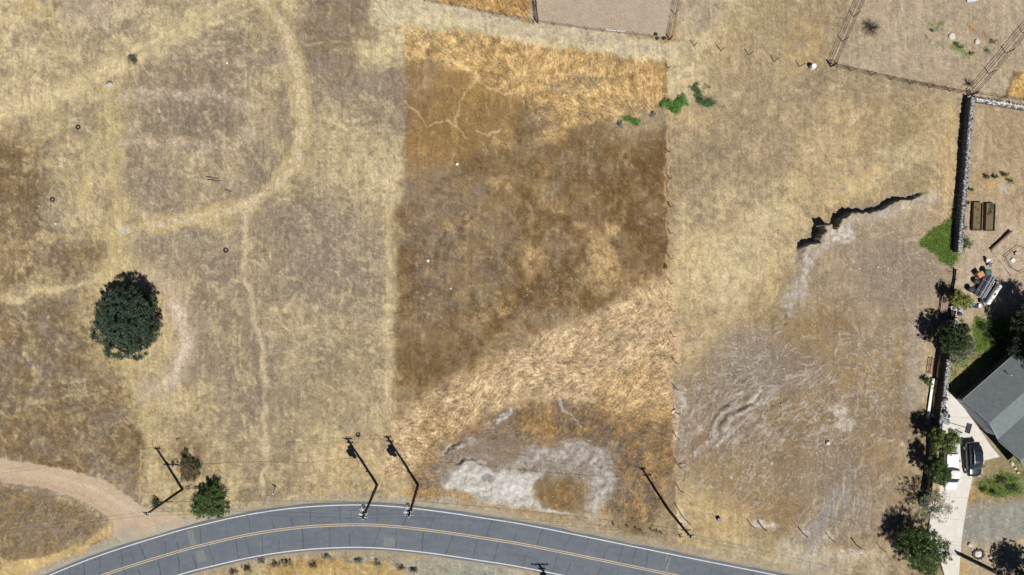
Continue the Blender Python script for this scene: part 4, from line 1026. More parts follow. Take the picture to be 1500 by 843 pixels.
# white drum, bucket, rubbish
root = empty('white_drum', G(1189,99), 0, 'white plastic drum standing beside the wire paddock corner', 'drum')
MB().lathe((0,0,0), [(.31,0),(.34,.04),(.34,.3),(.36,.32),(.36,.36),(.34,.38),(.34,.72),(.31,.80),(.22,.83),(.20,.83)], 20).build('barrel', white_pl, root)
MB().lathe((.1,.08,.8), [(.06,0),(.06,.05),(.03,.06)], 10).build('cap', white_pl, root)
root = empty('white_bucket', G(670,242), 0, 'small white bucket lying in the brown middle field', 'bucket')
MB().lathe((0,0,0), [(.15,0),(.19,.32),(.21,.32),(.21,.36),(.17,.36),(.14,.05)], 16).build('pail', white_pl, root)
MB().tube([(-.2,0,.34),(-.15,-.15,.36),(0,-.22,.37),(.15,-.15,.36),(.2,0,.34)], .012, 5).build('handle', steel, root)
def rocks_at(name, lst, label, m, seed, cat):
    rr = random.Random(seed); mb = MB()
    for (x, y, r) in lst: mb.rock((x, y, r*.3), r, rr)
    return mb
for (x, y, r, m, l) in ((333,93,.18,white_pl,'lone white scrap lying in the grey grass at the upper left'),(627,382,.30,stone_w,'cream stone near the left border of the dark middle field'),(660,423,.16,stone_w,'tiny cream stone in the middle of the dark field'),(826,140,.22,stone_w,'cream stone in the golden grass by the thin trail'),
                        (1213,649,.35,stone_w,'pale round stone in the lower right field'),(986,603,.28,stone_w,'white stone at the foot of the middle fence line'),(235,330,.2,stone_w,'white stone near the end of the stony track at the left'),(83,328,.2,stone_w,'white stone in the brown ground near the left edge')):
    o = MB().rock((0,0,r*.3), r, random.Random(int(x))).build('stone', m); o.location = G(x, y); tag(o, l, 'stone')
root = empty('metal_scrap', G(162,125), .3, 'small heap of grey metal scrap at the upper left', 'scrap')
MB().box((0,0,.15), (.7,.4,.06), rx=.3).build('bent_sheet', greymetal, root); MB().tube([(-.5,.3,.05),(.0,.5,.2),(.4,.2,.1)], .05, 6).build('bent_pipe', rust, root)
def log(px, py, L, r, rz, label):
    pts = [(-L/2,0,r*.7),(-L*.2,.06,r),(L*.2,-.04,r*.9),(L/2,.05,r*.8)]
    o = MB().tube(pts, [r*.7,r,r*.9,r*.6], 8).build('log', bark); o.location = G(px, py); o.rotation_euler = (0,0,rz); tag(o, label, 'log')
log(312,261,1.9,.09,-.12,'upper of two thin logs lying side by side in the left field'); log(314,265,2.0,.10,-.1,'lower of two thin logs lying side by side in the left field'); log(335,280,.9,.10,-.3,'short dark log right below the pair of thin logs')
log(260,644,.7,.08,.5,'short dark log uphill of the half dead brown shrub')
root = empty('utility_box', G(1053,761), 0, 'small black utility box alone in the lower right field', 'utility box')
MB().box((0,0,.2), (.45,.42,.42)).build('housing', black_pl, root, bevel=.03); MB().box((0,0,.43), (.5,.47,.05)).build('lid', black_pl, root)

# pale stones strewn over the washed ground: nobody could count them
rr = random.Random(12); mb = MB(); cnt = 0
while cnt < 1300:
    x, y = rr.choices([(rr.gauss(1180,90), rr.gauss(620,90)), (rr.gauss(1320,35), rr.gauss(400,40)), (rr.gauss(1235,10), rr.gauss(610,18)), (rr.gauss(1095,50), rr.gauss(520,25)), (rr.gauss(780,60), rr.gauss(450,30)), (rr.uniform(20,560), rr.uniform(100,560)), (rr.gauss(300,60), rr.gauss(325,12)), (rr.gauss(815,60), rr.gauss(700,26))], [6,2,1,1.5,.8,1.4,.6,1.2])[0]
    if not (0 < x < 1395 and 60 < y < 815): continue
    if abs(float(np.interp(x, CL[:,0], CL[:,1])) - y) < 45 and x > 100: continue
    r = rr.choice([.03,.04,.05,.07]) * rr.uniform(.8,1.3) * (1.4 if rr.random() < .06 else 1)
    g_ = G(x, y); mb.rock((g_.x, g_.y, g_.z + r*.15), r, rr, .6); cnt += 1
o = mb.build('scattered_stones', stone_w); tag(o, 'pale stones strewn over the bare and washed ground', 'stones', kind='stuff')

# ------------------------------------------------------------------ wire paddocks at the top
def wire_fence(pts, n_posts, h, label, wires=(.5,1.0,1.5), m=rust, wr=.036, pr=.055, corner=None):
    b0 = G(*pts[0]); root = empty('wire_fence', b0, 0, label, 'fence')
    W = [G(*p) - b0 for p in pts]
    seg = [(W[i+1]-W[i]).length for i in range(len(W)-1)]; tot = sum(seg)
    def at(s):
        for i, L in enumerate(seg):
            if s <= L or i == len(seg)-1: return W[i].lerp(W[i+1], min(1, s/L))
            s -= L
    rr = random.Random(len(label))
    ps = [tot*k/(n_posts-1) for k in range(n_posts)]
    for k, s in enumerate(ps):
        p = at(s); p.z = G(NX + (b0.x+p.x)/S, NY - (b0.y+p.y)/S).z - b0.z
        r = pr*1.6 if k in (0, n_posts-1) else pr
        MB().tube([p + Vector((0,0,-.3)), p + Vector((rr.uniform(-.05,.05), rr.uniform(-.05,.05), h))], r, 7).build('post', m, root)
    for z in wires:
        L = []
        for k in range(len(ps)*3-2):
            s = ps[0] + tot*k/(len(ps)*3-3); v = at(s); v.z = z + G(NX + (b0.x+v.x)/S, NY - (b0.y+v.y)/S).z - b0.z + (-.04 if k % 3 else 0); L.append(v)
        MB().tube(L, wr, 5).build('wire', m, root)
    return root
wire_fence([(1217,98),(1266,-12)], 4, 1.7, 'wire fence rising to the top edge from the paddock corner by the white drum')
wire_fence([(1217,98),(1320,121),(1419,140)], 8, 1.3, 'wire fence running from the white drum corner to the stone wall corner', wires=(.4,.8,1.2), wr=.026)
wire_fence([(1421,139),(1524,18)], 5, 1.7, 'wire fence going up to the right edge from the stone wall corner')
wire_fence([(1424,139),(1540,156)], 4, 1.2, 'wire fence running right just above the stone wall', wires=(.6,1.1), wr=.02)
wire_fence([(981,59),(995,-14)], 3, 1.5, 'right side wire fence of the bare paddock at the top edge', wr=.02)
wire_fence([(788,33),(880,47),(978,60)], 9, 1.1, 'long low wire fence along the lower side of the bare paddock', wires=(.5,.9), wr=.014, pr=.035)
wire_fence([(787,32),(782,-14)], 3, 1.5, 'left side wire fence of the bare paddock, beside the golden strip', wires=(.35,.7,1.05,1.4), wr=.035)
wire_fence([(622,2),(700,17),(782,32)], 9, 1.0, 'low wire fence between the golden strip and the pale track at the top', wires=(.5,.9), wr=.012, pr=.03)
# corner bracing and the boxes by the paddock corner
root = empty('corner_brace', G(1217,98), 0, 'stout dark braced corner post beside the white drum', 'fence post')
MB().tube([(0,0,-.3),(0,0,1.7)], .11, 8).build('post', wood_dark, root); MB().tube([(.06,0,1.3),(.9,-.15,.1)], .05, 6).build('brace', wood_dark, root); MB().tube([(-.05,.06,1.3),(.3,.9,.1)], .05, 6).build('brace', wood_dark, root)
for i, (x, y, l) in enumerate(((960,52,'small dark block at the paddock corner, upper left of the three'),(962,58,'small dark block at the paddock corner, lower left of the three'),(972,58,'small dark block at the paddock corner, nearest the corner post'))):
    o = MB().box((0,0,.18), (.38,.3,.36), rz=.3*i).build('block', black_pl, bevel=.04); o.location = G(x, y); tag(o, l, 'block')
o = MB().tube([(0,0,.1),(1.6,-.15,.12),(3.3,-.35,.1)], .06, 8).build('pale_pipe', white_pl); o.location = G(887,44); tag(o, 'long pale pipe lying along the lower side of the bare paddock', 'pipe')
for i, (x, y, r, l) in enumerate(((1393,54,.38,'round concrete lid in the paddock, the left one of two'),(1430,62,.30,'round concrete lid in the paddock, the right one of two'))):
    root = empty('septic_lid', G(x, y), 0, l, 'lid'); MB().lathe((0,0,-.1), [(r*1.15,0),(r*1.15,.22),(r,.24),(r*.95,.3),(.02,.31)], 20).build('cover', conc, root)
    MB().tube([(-.1,0,.2),(0,0,.26),(.1,0,.2)], .015, 5).build('handle', rust, root)
o = MB().box((0,0,.05), (1.7,1.1,.06), rz=.2).add([], []).build('blue_panel', mat('pale_blue_sheet', (.50,.62,.66), .5, .15, 3), bevel=.01); o.location = G(1424,-3); tag(o, 'pale blue sheet lying on the ground at the top edge', 'sheet')

# ------------------------------------------------------------------ stone wall and fences of the yard
def stone_wall(name, line, wd, h, label, seed, r0=.16):
    b0 = G(*line[0]); root = empty(name, b0, 0, label, 'wall'); rr = random.Random(seed)
    W = [G(*p) - b0 for p in line]
    core = MB(); st = MB(); cap = MB()
    for i in range(len(W)-1):
        a, b_ = W[i], W[i+1]; d = b_-a; L = d.length; u = d/L; n = Vector((-u.y, u.x, 0)); ang_ = math.atan2(u.y, u.x)
        core.box((a+b_)/2 + Vector((0,0,h*.5-.12)), (L+.1, wd*.85, h+.0), rz=ang_)
        s = 0
        while s < L:
            for side in (-1, 1):
                z = .1
                while z < h:
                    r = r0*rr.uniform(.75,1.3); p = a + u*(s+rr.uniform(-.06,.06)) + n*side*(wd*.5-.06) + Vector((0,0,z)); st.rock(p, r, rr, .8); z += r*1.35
            for _ in range(5):
                r = r0*rr.uniform(.5,1.1); p = a + u*(s+rr.uniform(0,.3)) + n*rr.uniform(-.5,.5)*wd + Vector((0,0,h-.06)); cap.rock(p, r, rr, .6)
            s += r0*1.9
    core.build('core', stone, root); st.build('face_stones', stone_shade, root); cap.build('cap_stones', stone_w if seed == 2 else stone, root)
    return root
stone_cap = stone
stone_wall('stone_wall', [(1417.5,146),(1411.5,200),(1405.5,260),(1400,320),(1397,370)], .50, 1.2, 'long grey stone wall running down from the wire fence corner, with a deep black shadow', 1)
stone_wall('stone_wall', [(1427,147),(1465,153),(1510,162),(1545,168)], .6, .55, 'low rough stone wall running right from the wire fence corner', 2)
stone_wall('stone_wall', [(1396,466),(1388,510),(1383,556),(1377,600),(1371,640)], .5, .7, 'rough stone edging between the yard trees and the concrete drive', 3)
def board_fence(line, h, label, gap=.012, bw=.14, m=brown_fence):
    b0 = G(*line[0]); root = empty('board_fence', b0, 0, label, 'fence'); W = [G(*p)-b0 for p in line]; rr = random.Random(3)
    panel = MB(); rails = MB()
    for i in range(len(W)-1):
        a, b_ = W[i], W[i+1]; d = b_-a; L = d.length; u = d/L; ang_ = math.atan2(u.y,u.x); n = Vector((-u.y,u.x,0))
        k = int(L/(bw+gap))
        for j in range(k):
            panel.box(a + u*((j+.5)*L/k) + Vector((0,0,h*.5+rr.uniform(-.02,.02))), (bw, .02, h), rz=ang_)
        for z in (.3, h-.25): rails.box((a+b_)/2 + n*.04 + Vector((0,0,z)), (L, .05, .09), rz=ang_)
        MB().box(a + n*.08 + Vector((0,0,h*.5)), (.1,.1,h+.15), rz=ang_).build('post', m, root)
    panel.build('boards', m, root); rails.build('rails', m, root)
    return root
board_fence([(1396,395),(1395,410),(1392,430),(1389,455)], .45, 'low dark fence strip between the green patch and the first yard tree')
board_fence([(1390,455),(1383,490),(1377,520),(1373,556),(1367,600),(1363,640),(1358,680),(1353,715),(1348,742)], 1.45, 'long dark board fence behind the yard trees, beside the concrete drive')
o = MB().box((0,0,.3), (.34,5.6,.06), rz=-.14, ry=-.25).build('white_board', white_pl); o.location = G(1362.5,584); tag(o, 'long white board leaning along the foot of the dark fence', 'board')
root = empty('leaning_pallet', G(1381,448), -.1, 'weathered wooden pallet leaning between the first two yard trees', 'pallet')
for q in range(5): MB().box((-.4+q*.2,0,.35), (.14,2.0,.03), ry=-.2).build('slat', board_l, root)
for q in (-.8,0,.8): MB().box((0,q,.30), (1.0,.09,.05), ry=-.2).build('bearer', board_l, root)
root = empty('rusty_frame', G(1363,536), -.12, 'reddish leaning wood frame beside the fence, above the white board', 'frame')
for q in (-.28,.28): MB().box((q,0,.3), (.09,2.4,.06), ry=-.3).build('stile', mat('red_wood', (.22,.10,.07), .9, .35, 5), root)
for q in (-1,0,1): MB().box((0,q,.3), (.56,.08,.05), ry=-.3).build('crosspiece', MATS['red_wood'], root)
o = MB().box((0,0,.2), (.9,1.3,.4), rz=.2).rock((.1,.2,.4), .45, random.Random(3)).build('grey_slab', stone_w); o.location = G(1394.5,455); tag(o, 'pale grey slab heap between the small yellow-green and dark rounded trees', 'slab')

# raised beds
def planter(px, py, L, wd, label, seed, rz=0):
    root = empty('raised_planter', G(px, py), rz, label, 'planter'); h = .5
    for s in (-1,1):
        MB().box((s*(wd/2-.03),0,h/2), (.06,L,h)).build('side_board', board, root); MB().box((0,s*(L/2-.03),h/2), (wd-.125,.06,h)).build('end_board', board, root)
    MB().box((0,0,h*.35), (wd-.13,L-.13,h*.5)).build('soil', soil_m, root)
    rr = random.Random(seed); cs = [(rr.uniform(-wd*.3,wd*.3), (rr.uniform(.1,.5) if seed == 2 else rr.uniform(-.45,.45))*L, h*.75) for _ in range(22 if seed == 2 else 5)]
    leaves('plants', cs, .24, 24, .10, midm if seed == 2 else brownm, root, seed)
planter(1428,318,3.9,1.25,'raised wooden planter of bare soil, the one nearer the stone wall',1,-.04)
planter(1447.5,319,3.8,1.25,'raised wooden planter with green plants at its top end',2,-.04)
root = empty('timber_beam', G(1450,366), math.atan2(27,30), 'long dark timber beam lying at an angle in the yard', 'beam')
MB().box((1.95,0,.17), (3.9,.22,.32)).build('beam', board, root, bevel=.02); MB().box((.1,0,.02),(.3,.5,.06)).build('foot_block', board, root)
o = MB().tube([(0,0,.03),(1.3,-1.5,.03),(2.2,-2.7,.03),(2.9,-3.6,.03)], .03, 6).build('rope', board); o.location = G(1450,367); tag(o, 'thin dark cord running down from the end of the timber beam', 'cord')
# tubular play frame with toys
root = empty('tube_frame', G(1489,378), 0, 'low many-sided tube frame lying on the yard soil at the right edge', 'frame')
fr = [W2(*p) for p in ((1470,376),(1472,381),(1479,392),(1492,400),(1508,392),(1512,376),(1503,366),(1491,361),(1481,367))]
b0 = root.location
MB().tube([(x-b0.x, y-b0.y, .28) for x, y in fr + fr[:1]], .035, 7).build('rim_tube', rust, root)
for x, y in fr[::2]: MB().tube([(x-b0.x, y-b0.y, -.1),(x-b0.x, y-b0.y,.28)], .03, 6).build('leg', rust, root)
pinkm = mat('faded_pink', (.62,.36,.36), .6, .2, 5)
root = empty('toy_cart', G(1487,371), .4, 'small faded pink toy cart inside the tube frame', 'toy')
MB().box((0,0,.2), (.5,.3,.2)).build('tray', pinkm, root, bevel=.04)
for q in (-.18,.18):
    for s in (-.17,.17): MB().tube([(q,s-.02,.09),(q,s+.02,.09)], .08, 10).build('wheel', black_pl, root)
root = empty('white_crate', G(1482,382), .7, 'white crate lid lying inside the tube frame below the toy cart', 'crate')
MB().box((0,0,.08), (.5,.4,.12)).build('tray', white_pl, root, bevel=.03); MB().box((.0,0,.16),(.54,.44,.03)).build('lid', white_pl, root)

# ------------------------------------------------------------------ junk pile by the big dark tree
def pot(px, py, r, h, m, label, name='plant_pot', soil=True):
    root = empty(name, G(px, py), 0, label, 'pot'); MB().lathe((0,0,0), [(r*.7,0),(r*.95,h*.85),(r*1.05,h*.86),(r*1.05,h),(r*.88,h),(r*.8,h*.7)], 18).build('pot', m, root)
    if soil: MB().lathe((0,0,h*.66), [(r*.8,0),(r*.8,.06),(.02,.08)], 16).build('soil', soil_m, root)
blue = mat('blue_plastic', (.08,.16,.34), .5, .2, 6); dkgreen = mat('green_plastic', (.04,.12,.085), .5, .2, 6)
root = empty('clay_box', G(1429.5,402.5), .55, 'square terracotta tub at the top left of the junk pile', 'tub')
MB().box((0,0,.42), (.75,.62,.84)).build('tub', clay, root, bevel=.03); MB().box((0,0,.86), (.85,.72,.07)).build('rim', clay, root)
def bin_(px, py, r, h, m, label, rz=0):
    root = empty('plastic_bin', G(px, py), rz, label, 'bin'); MB().lathe((0,0,0), [(r*.8,0),(r,h*.95),(r*1.07,h*.95),(r*1.07,h)], 18).build('bin', m, root); MB().lathe((0,0,h), [(r*1.0,0),(r*.9,.05),(.05,.07)], 18).build('lid', m, root)
bin_(1441,399,.42,.8,dkgreen,'round dark green bin above the junk pile')
bin_(1418,424,.40,.7,black_pl,'round black bin at the left tip of the junk pile')
bin_(1426,412,.36,.6,black_pl,'round black bin between the terracotta tub and the boards')
for i,(x,y,m,l) in enumerate(((1444,383,white_pl,'white plastic chair at the very top of the junk'),(1447,389,blue,'blue plastic chair just below the white one'))):
    root = empty('plastic_chair', G(x,y), .4*i, l, 'chair')
    MB().box((0,0,.42),(.48,.46,.04)).build('seat', m, root, bevel=.01); MB().box((0,.23,.66),(.46,.04,.46)).build('backrest', m, root, bevel=.01)
    for a in (-1,1):
        for b_ in (-1,1): MB().tube([(a*.24,b_*.22,0),(a*.2,b_*.19,.42)],.022,6).build('leg', m, root)
axr = math.atan2(8,6)+.12    # direction of the long junk, up to the right
navy = mat('dark_tarpaulin', (.035,.04,.065), .5, .4, 5); alu = mat('bare_aluminium', (.72,.74,.78), .3, .15, 8, metal=.5)
root = empty('metal_rack', G(1438,418), axr-math.pi/2, 'long dark slatted metal rack, the widest thing in the junk pile', 'rack')
MB().box((0,0,.35),(1.3,3.4,.10)).build('deck', navy, root)
for s in (-1,1): MB().tube([(s*.68,-1.75,.5),(s*.68,1.75,.5)], .05, 6).build('side_rail', black_pl, root)
for k in range(11): MB().box((0,-1.6+k*.32,.44),(1.25,.05,.04)).build('slat', (board_l if k in (2,7) else navy), root)
for a in (-.6,.6):
    for b_ in (-1.5,1.5): MB().tube([(a,b_,0),(a,b_,.35)],.04,6).build('leg', black_pl, root)
root = empty('aluminium_ladder', G(1440.5,419.5), axr-math.pi/2, 'bright aluminium ladder lying along the dark rack', 'ladder')
for s in (-1,1): MB().box((s*.20,0,.72),(.07,3.8,.09)).build('side_rail', alu, root)
for k in range(12): MB().tube([(-.2,-1.75+k*.32,.72),(.2,-1.75+k*.32,.72)], .018, 6).build('rung', alu, root)
root = empty('plank_stack', G(1444.5,424), axr-math.pi/2, 'untidy stack of pale planks between the ladder and the white tank', 'planks')
rr = random.Random(9)
for k in range(7): MB().box((-.35+.11*k,rr.uniform(-.25,.25),.22+.05*(k%3)),(.10,rr.uniform(2.0,2.9),.04),rz=rr.uniform(-.07,.07)).build('plank', (white_pl,board_l,greymetal)[k%3], root)
root = empty('white_tank', G(1450.5,431.5), axr-math.pi/2-.08, 'long white tank lying on its side at the right of the junk pile', 'tank')
Ln = 3.1; rad = .36
pr_ = [(-Ln/2-.12,.06),(-Ln/2-.05,.24),(-Ln/2+.05,.33),(-Ln/2+.2,rad),(Ln/2-.2,rad),(Ln/2-.05,.33),(Ln/2+.05,.24),(Ln/2+.12,.06)]
MB().tube([(0,y,.5) for y,_ in pr_],[r for _,r in pr_],18).build('shell', white_pl, root, smooth=False)
MB().box((-.02,0,.86),(.16,.34,.06)).build('hatch', black_pl, root)
for y in (-.9,.9): MB().box((0,y,.1),(.6,.14,.22)).build('cradle', black_pl, root)
for i,(x,y,m,l,s) in enumerate(((1436,441,black_pl,'black crate below the dark rack',.4),(1441,444,greymetal,'grey crate at the lower end of the white tank',.45),(1428,449,black_pl,'black crate at the bottom left of the junk pile',.35),(1433,448,white_pl,'small white crate at the bottom of the junk pile',.3),(1404,457,greymetal,'grey box standing alone between the yard trees',.45),(1424,446,blue,'small blue-grey crate beside the yellow-green tree',.3))):
    root = empty('crate', G(x,y), .5*i, l, 'crate'); MB().box((0,0,s*.45),(s*1.4,s*1.1,s*.9)).build('box', m, root, bevel=.03); MB().box((0,0,s*.93),(s*1.46,s*1.16,.05)).build('lid', m, root)
bin_(1402,460,.26,.6,black_pl,'small black bin next to the lone grey box')

# ------------------------------------------------------------------ house
shingle = mat('shingle', (.145,.168,.178), .95, .3, 2.0, rgb2=(.112,.132,.142), bump=.3)
tsh = shingle.node_tree
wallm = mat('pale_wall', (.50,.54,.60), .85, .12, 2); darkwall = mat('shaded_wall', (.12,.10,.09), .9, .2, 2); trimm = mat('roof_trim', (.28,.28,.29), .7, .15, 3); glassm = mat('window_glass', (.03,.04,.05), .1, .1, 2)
a_ = Vector((.75,.66,0)).normalized()    # ridge direction in world (towards upper right)
nS = Vector((a_.y,-a_.x,0))              # towards lower right (south-east)
ez = 2.3
e0 = P(1411,586,ez); 
root = empty('house', (e0.x, e0.y, 0), 0, 'house with a grey shingle roof at the right edge', 'house')
def roofslab(pts, name, m, thick=.12):
    top = [Vector(p) for p in pts]; bot = [p - Vector((0,0,thick)) for p in top]; n = len(top)
    mb = MB(); mb.add(top+bot, [tuple(range(n)), tuple(range(n,2*n))[::-1]] + [(i,(i+1)%n,n+(i+1)%n,n+i) for i in range(n)])
    return mb.build(name, m, root)
Lr = 17.0
E1 = Vector((0,0,ez)); hw = 3.65; rise = 1.55
R1 = E1 + nS*hw + Vector((0,0,rise)); E2 = E1 + nS*2*hw
r1 = roofslab([E1, R1, R1+a_*Lr, E1+a_*Lr], 'roof', shingle)
r2 = roofslab([R1+Vector((0,0,.002)), E2, E2+a_*Lr, R1+a_*Lr+Vector((0,0,.002))], 'roof', shingle)
hw2 = 3.0; rise2 = 1.25
F1 = E2 + nS*.02 + Vector((0,0,.05)) - a_*.1; F2 = F1 + nS*hw2 + Vector((0,0,rise2)) ; F3 = F1 + nS*2*hw2
roofslab([F1 - nS*.5 + Vector((0,0,-.0)), F2, F2+a_*Lr, F1 - nS*.5 + a_*Lr], 'roof', shingle)
roofslab([F2+Vector((0,0,.002)), F3, F3+a_*Lr, F2+a_*Lr+Vector((0,0,.002))], 'roof', shingle)
# walls
ins = .45
def wall(pts, name, m):
    n = len(pts); th = a_*.14 if name == 'gable_wall' else nS*.14
    mb = MB(); A = [Vector(p) for p in pts]; B = [p+th for p in A]
    mb.add(A+B, [tuple(range(n)), tuple(range(n,2*n))[::-1]] + [(i,(i+1)%n,n+(i+1)%n,n+i) for i in range(n)]); return mb.build(name, m, root)
z0 = -.2
def flatv(v, z): return Vector((v.x, v.y, z))
g1 = [flatv(E1+nS*ins+a_*.3, z0), flatv(E1+nS*ins+a_*.3, ez+.05), flatv(R1+a_*.3, ez+rise-.16), flatv(E2-nS*ins+a_*.3, ez+.05), flatv(E2-nS*ins+a_*.3, z0)]
wall(g1, 'gable_wall', wallm)
wall([flatv(E1+nS*ins+a_*.3, z0), flatv(E1+nS*ins+a_*.3, ez), flatv(E1+nS*ins+a_*Lr, ez), flatv(E1+nS*ins+a_*Lr, z0)], 'side_wall', darkwall)
g2 = [flatv(F1+nS*.1+a_*1.2, z0), flatv(F1+nS*.1+a_*1.2, ez+.05), flatv(F2+a_*1.2, ez+rise2-.16), flatv(F3-nS*ins+a_*1.2, ez+.05), flatv(F3-nS*ins+a_*1.2, z0)]
wall(g2, 'gable_wall', darkwall)
wall([flatv(F3-nS*ins+a_*1.2, z0), flatv(F3-nS*ins+a_*1.2, ez), flatv(F3-nS*ins+a_*Lr, ez), flatv(F3-nS*ins+a_*Lr, z0)], 'side_wall', darkwall)
for p, q in ((E1, R1), (R1, E2), (F1, F2), (F2, F3)):
    MB().tube([p - Vector((0,0,.06)) - a_*.02, q - Vector((0,0,.06)) - a_*.02], .075, 4).build('barge_board', trimm, root)
MB().tube([E1 - nS*.05 - Vector((0,0,.05)), E1 - nS*.05 + a_*Lr - Vector((0,0,.05))], .07, 6).build('gutter', trimm, root)
gd = MB().box(flatv((E1+E2)/2 + a_*.27, 1.05), (.05, 4.6, 2.1), rz=math.atan2(a_.y, a_.x)).build('garage_door', mat('garage_door', (.42,.46,.54), .6, .12, 2), root)
for k in range(4): MB().box(flatv((E1+E2)/2 + a_*.235, .3+.5*k), (.012, 4.5, .03), rz=math.atan2(a_.y, a_.x)).build('panel_groove', trimm, gd)
w_ = MB().box(flatv(E1 + nS*(ins-.02) + a_*5, 1.4), (1.4,.06,1.0), rz=math.atan2(a_.y, a_.x)).build('window', trimm, root); MB().box(flatv(E1 + nS*(ins-.05) + a_*5, 1.4), (1.25,.03,.86), rz=math.atan2(a_.y, a_.x)).build('pane', glassm, w_)
vp = E1 + nS*1.15 + a_*6.6; vp.z += 1.15/hw*rise
MB().tube([vp-Vector((0,0,.1)), vp+Vector((0,0,.55))], .05, 8).build('vent_pipe', steel, root)
MB().lathe(vp+Vector((0,0,.5)), [(.09,0),(.12,.06),(.02,.12)], 10).build('vent_cap', steel, root)
for r_, l_ in ((MB(), 0),):
    rr = random.Random(8)
    for k in range(7):
        pass
for i, (x, y, rz_, l) in enumerate(((1482,679,.32,'pale rock at the foot of the house corner, the larger one'),(1487,686,.22,'pale rock at the foot of the house corner, the middle one'),(1491,692,.2,'pale rock at the foot of the house corner, the lowest one'))):
    o = MB().rock((0,0,rz_*.3), rz_, random.Random(i)).build('garden_rock', stone_w); o.location = G(x,y); tag(o, l, 'rock')

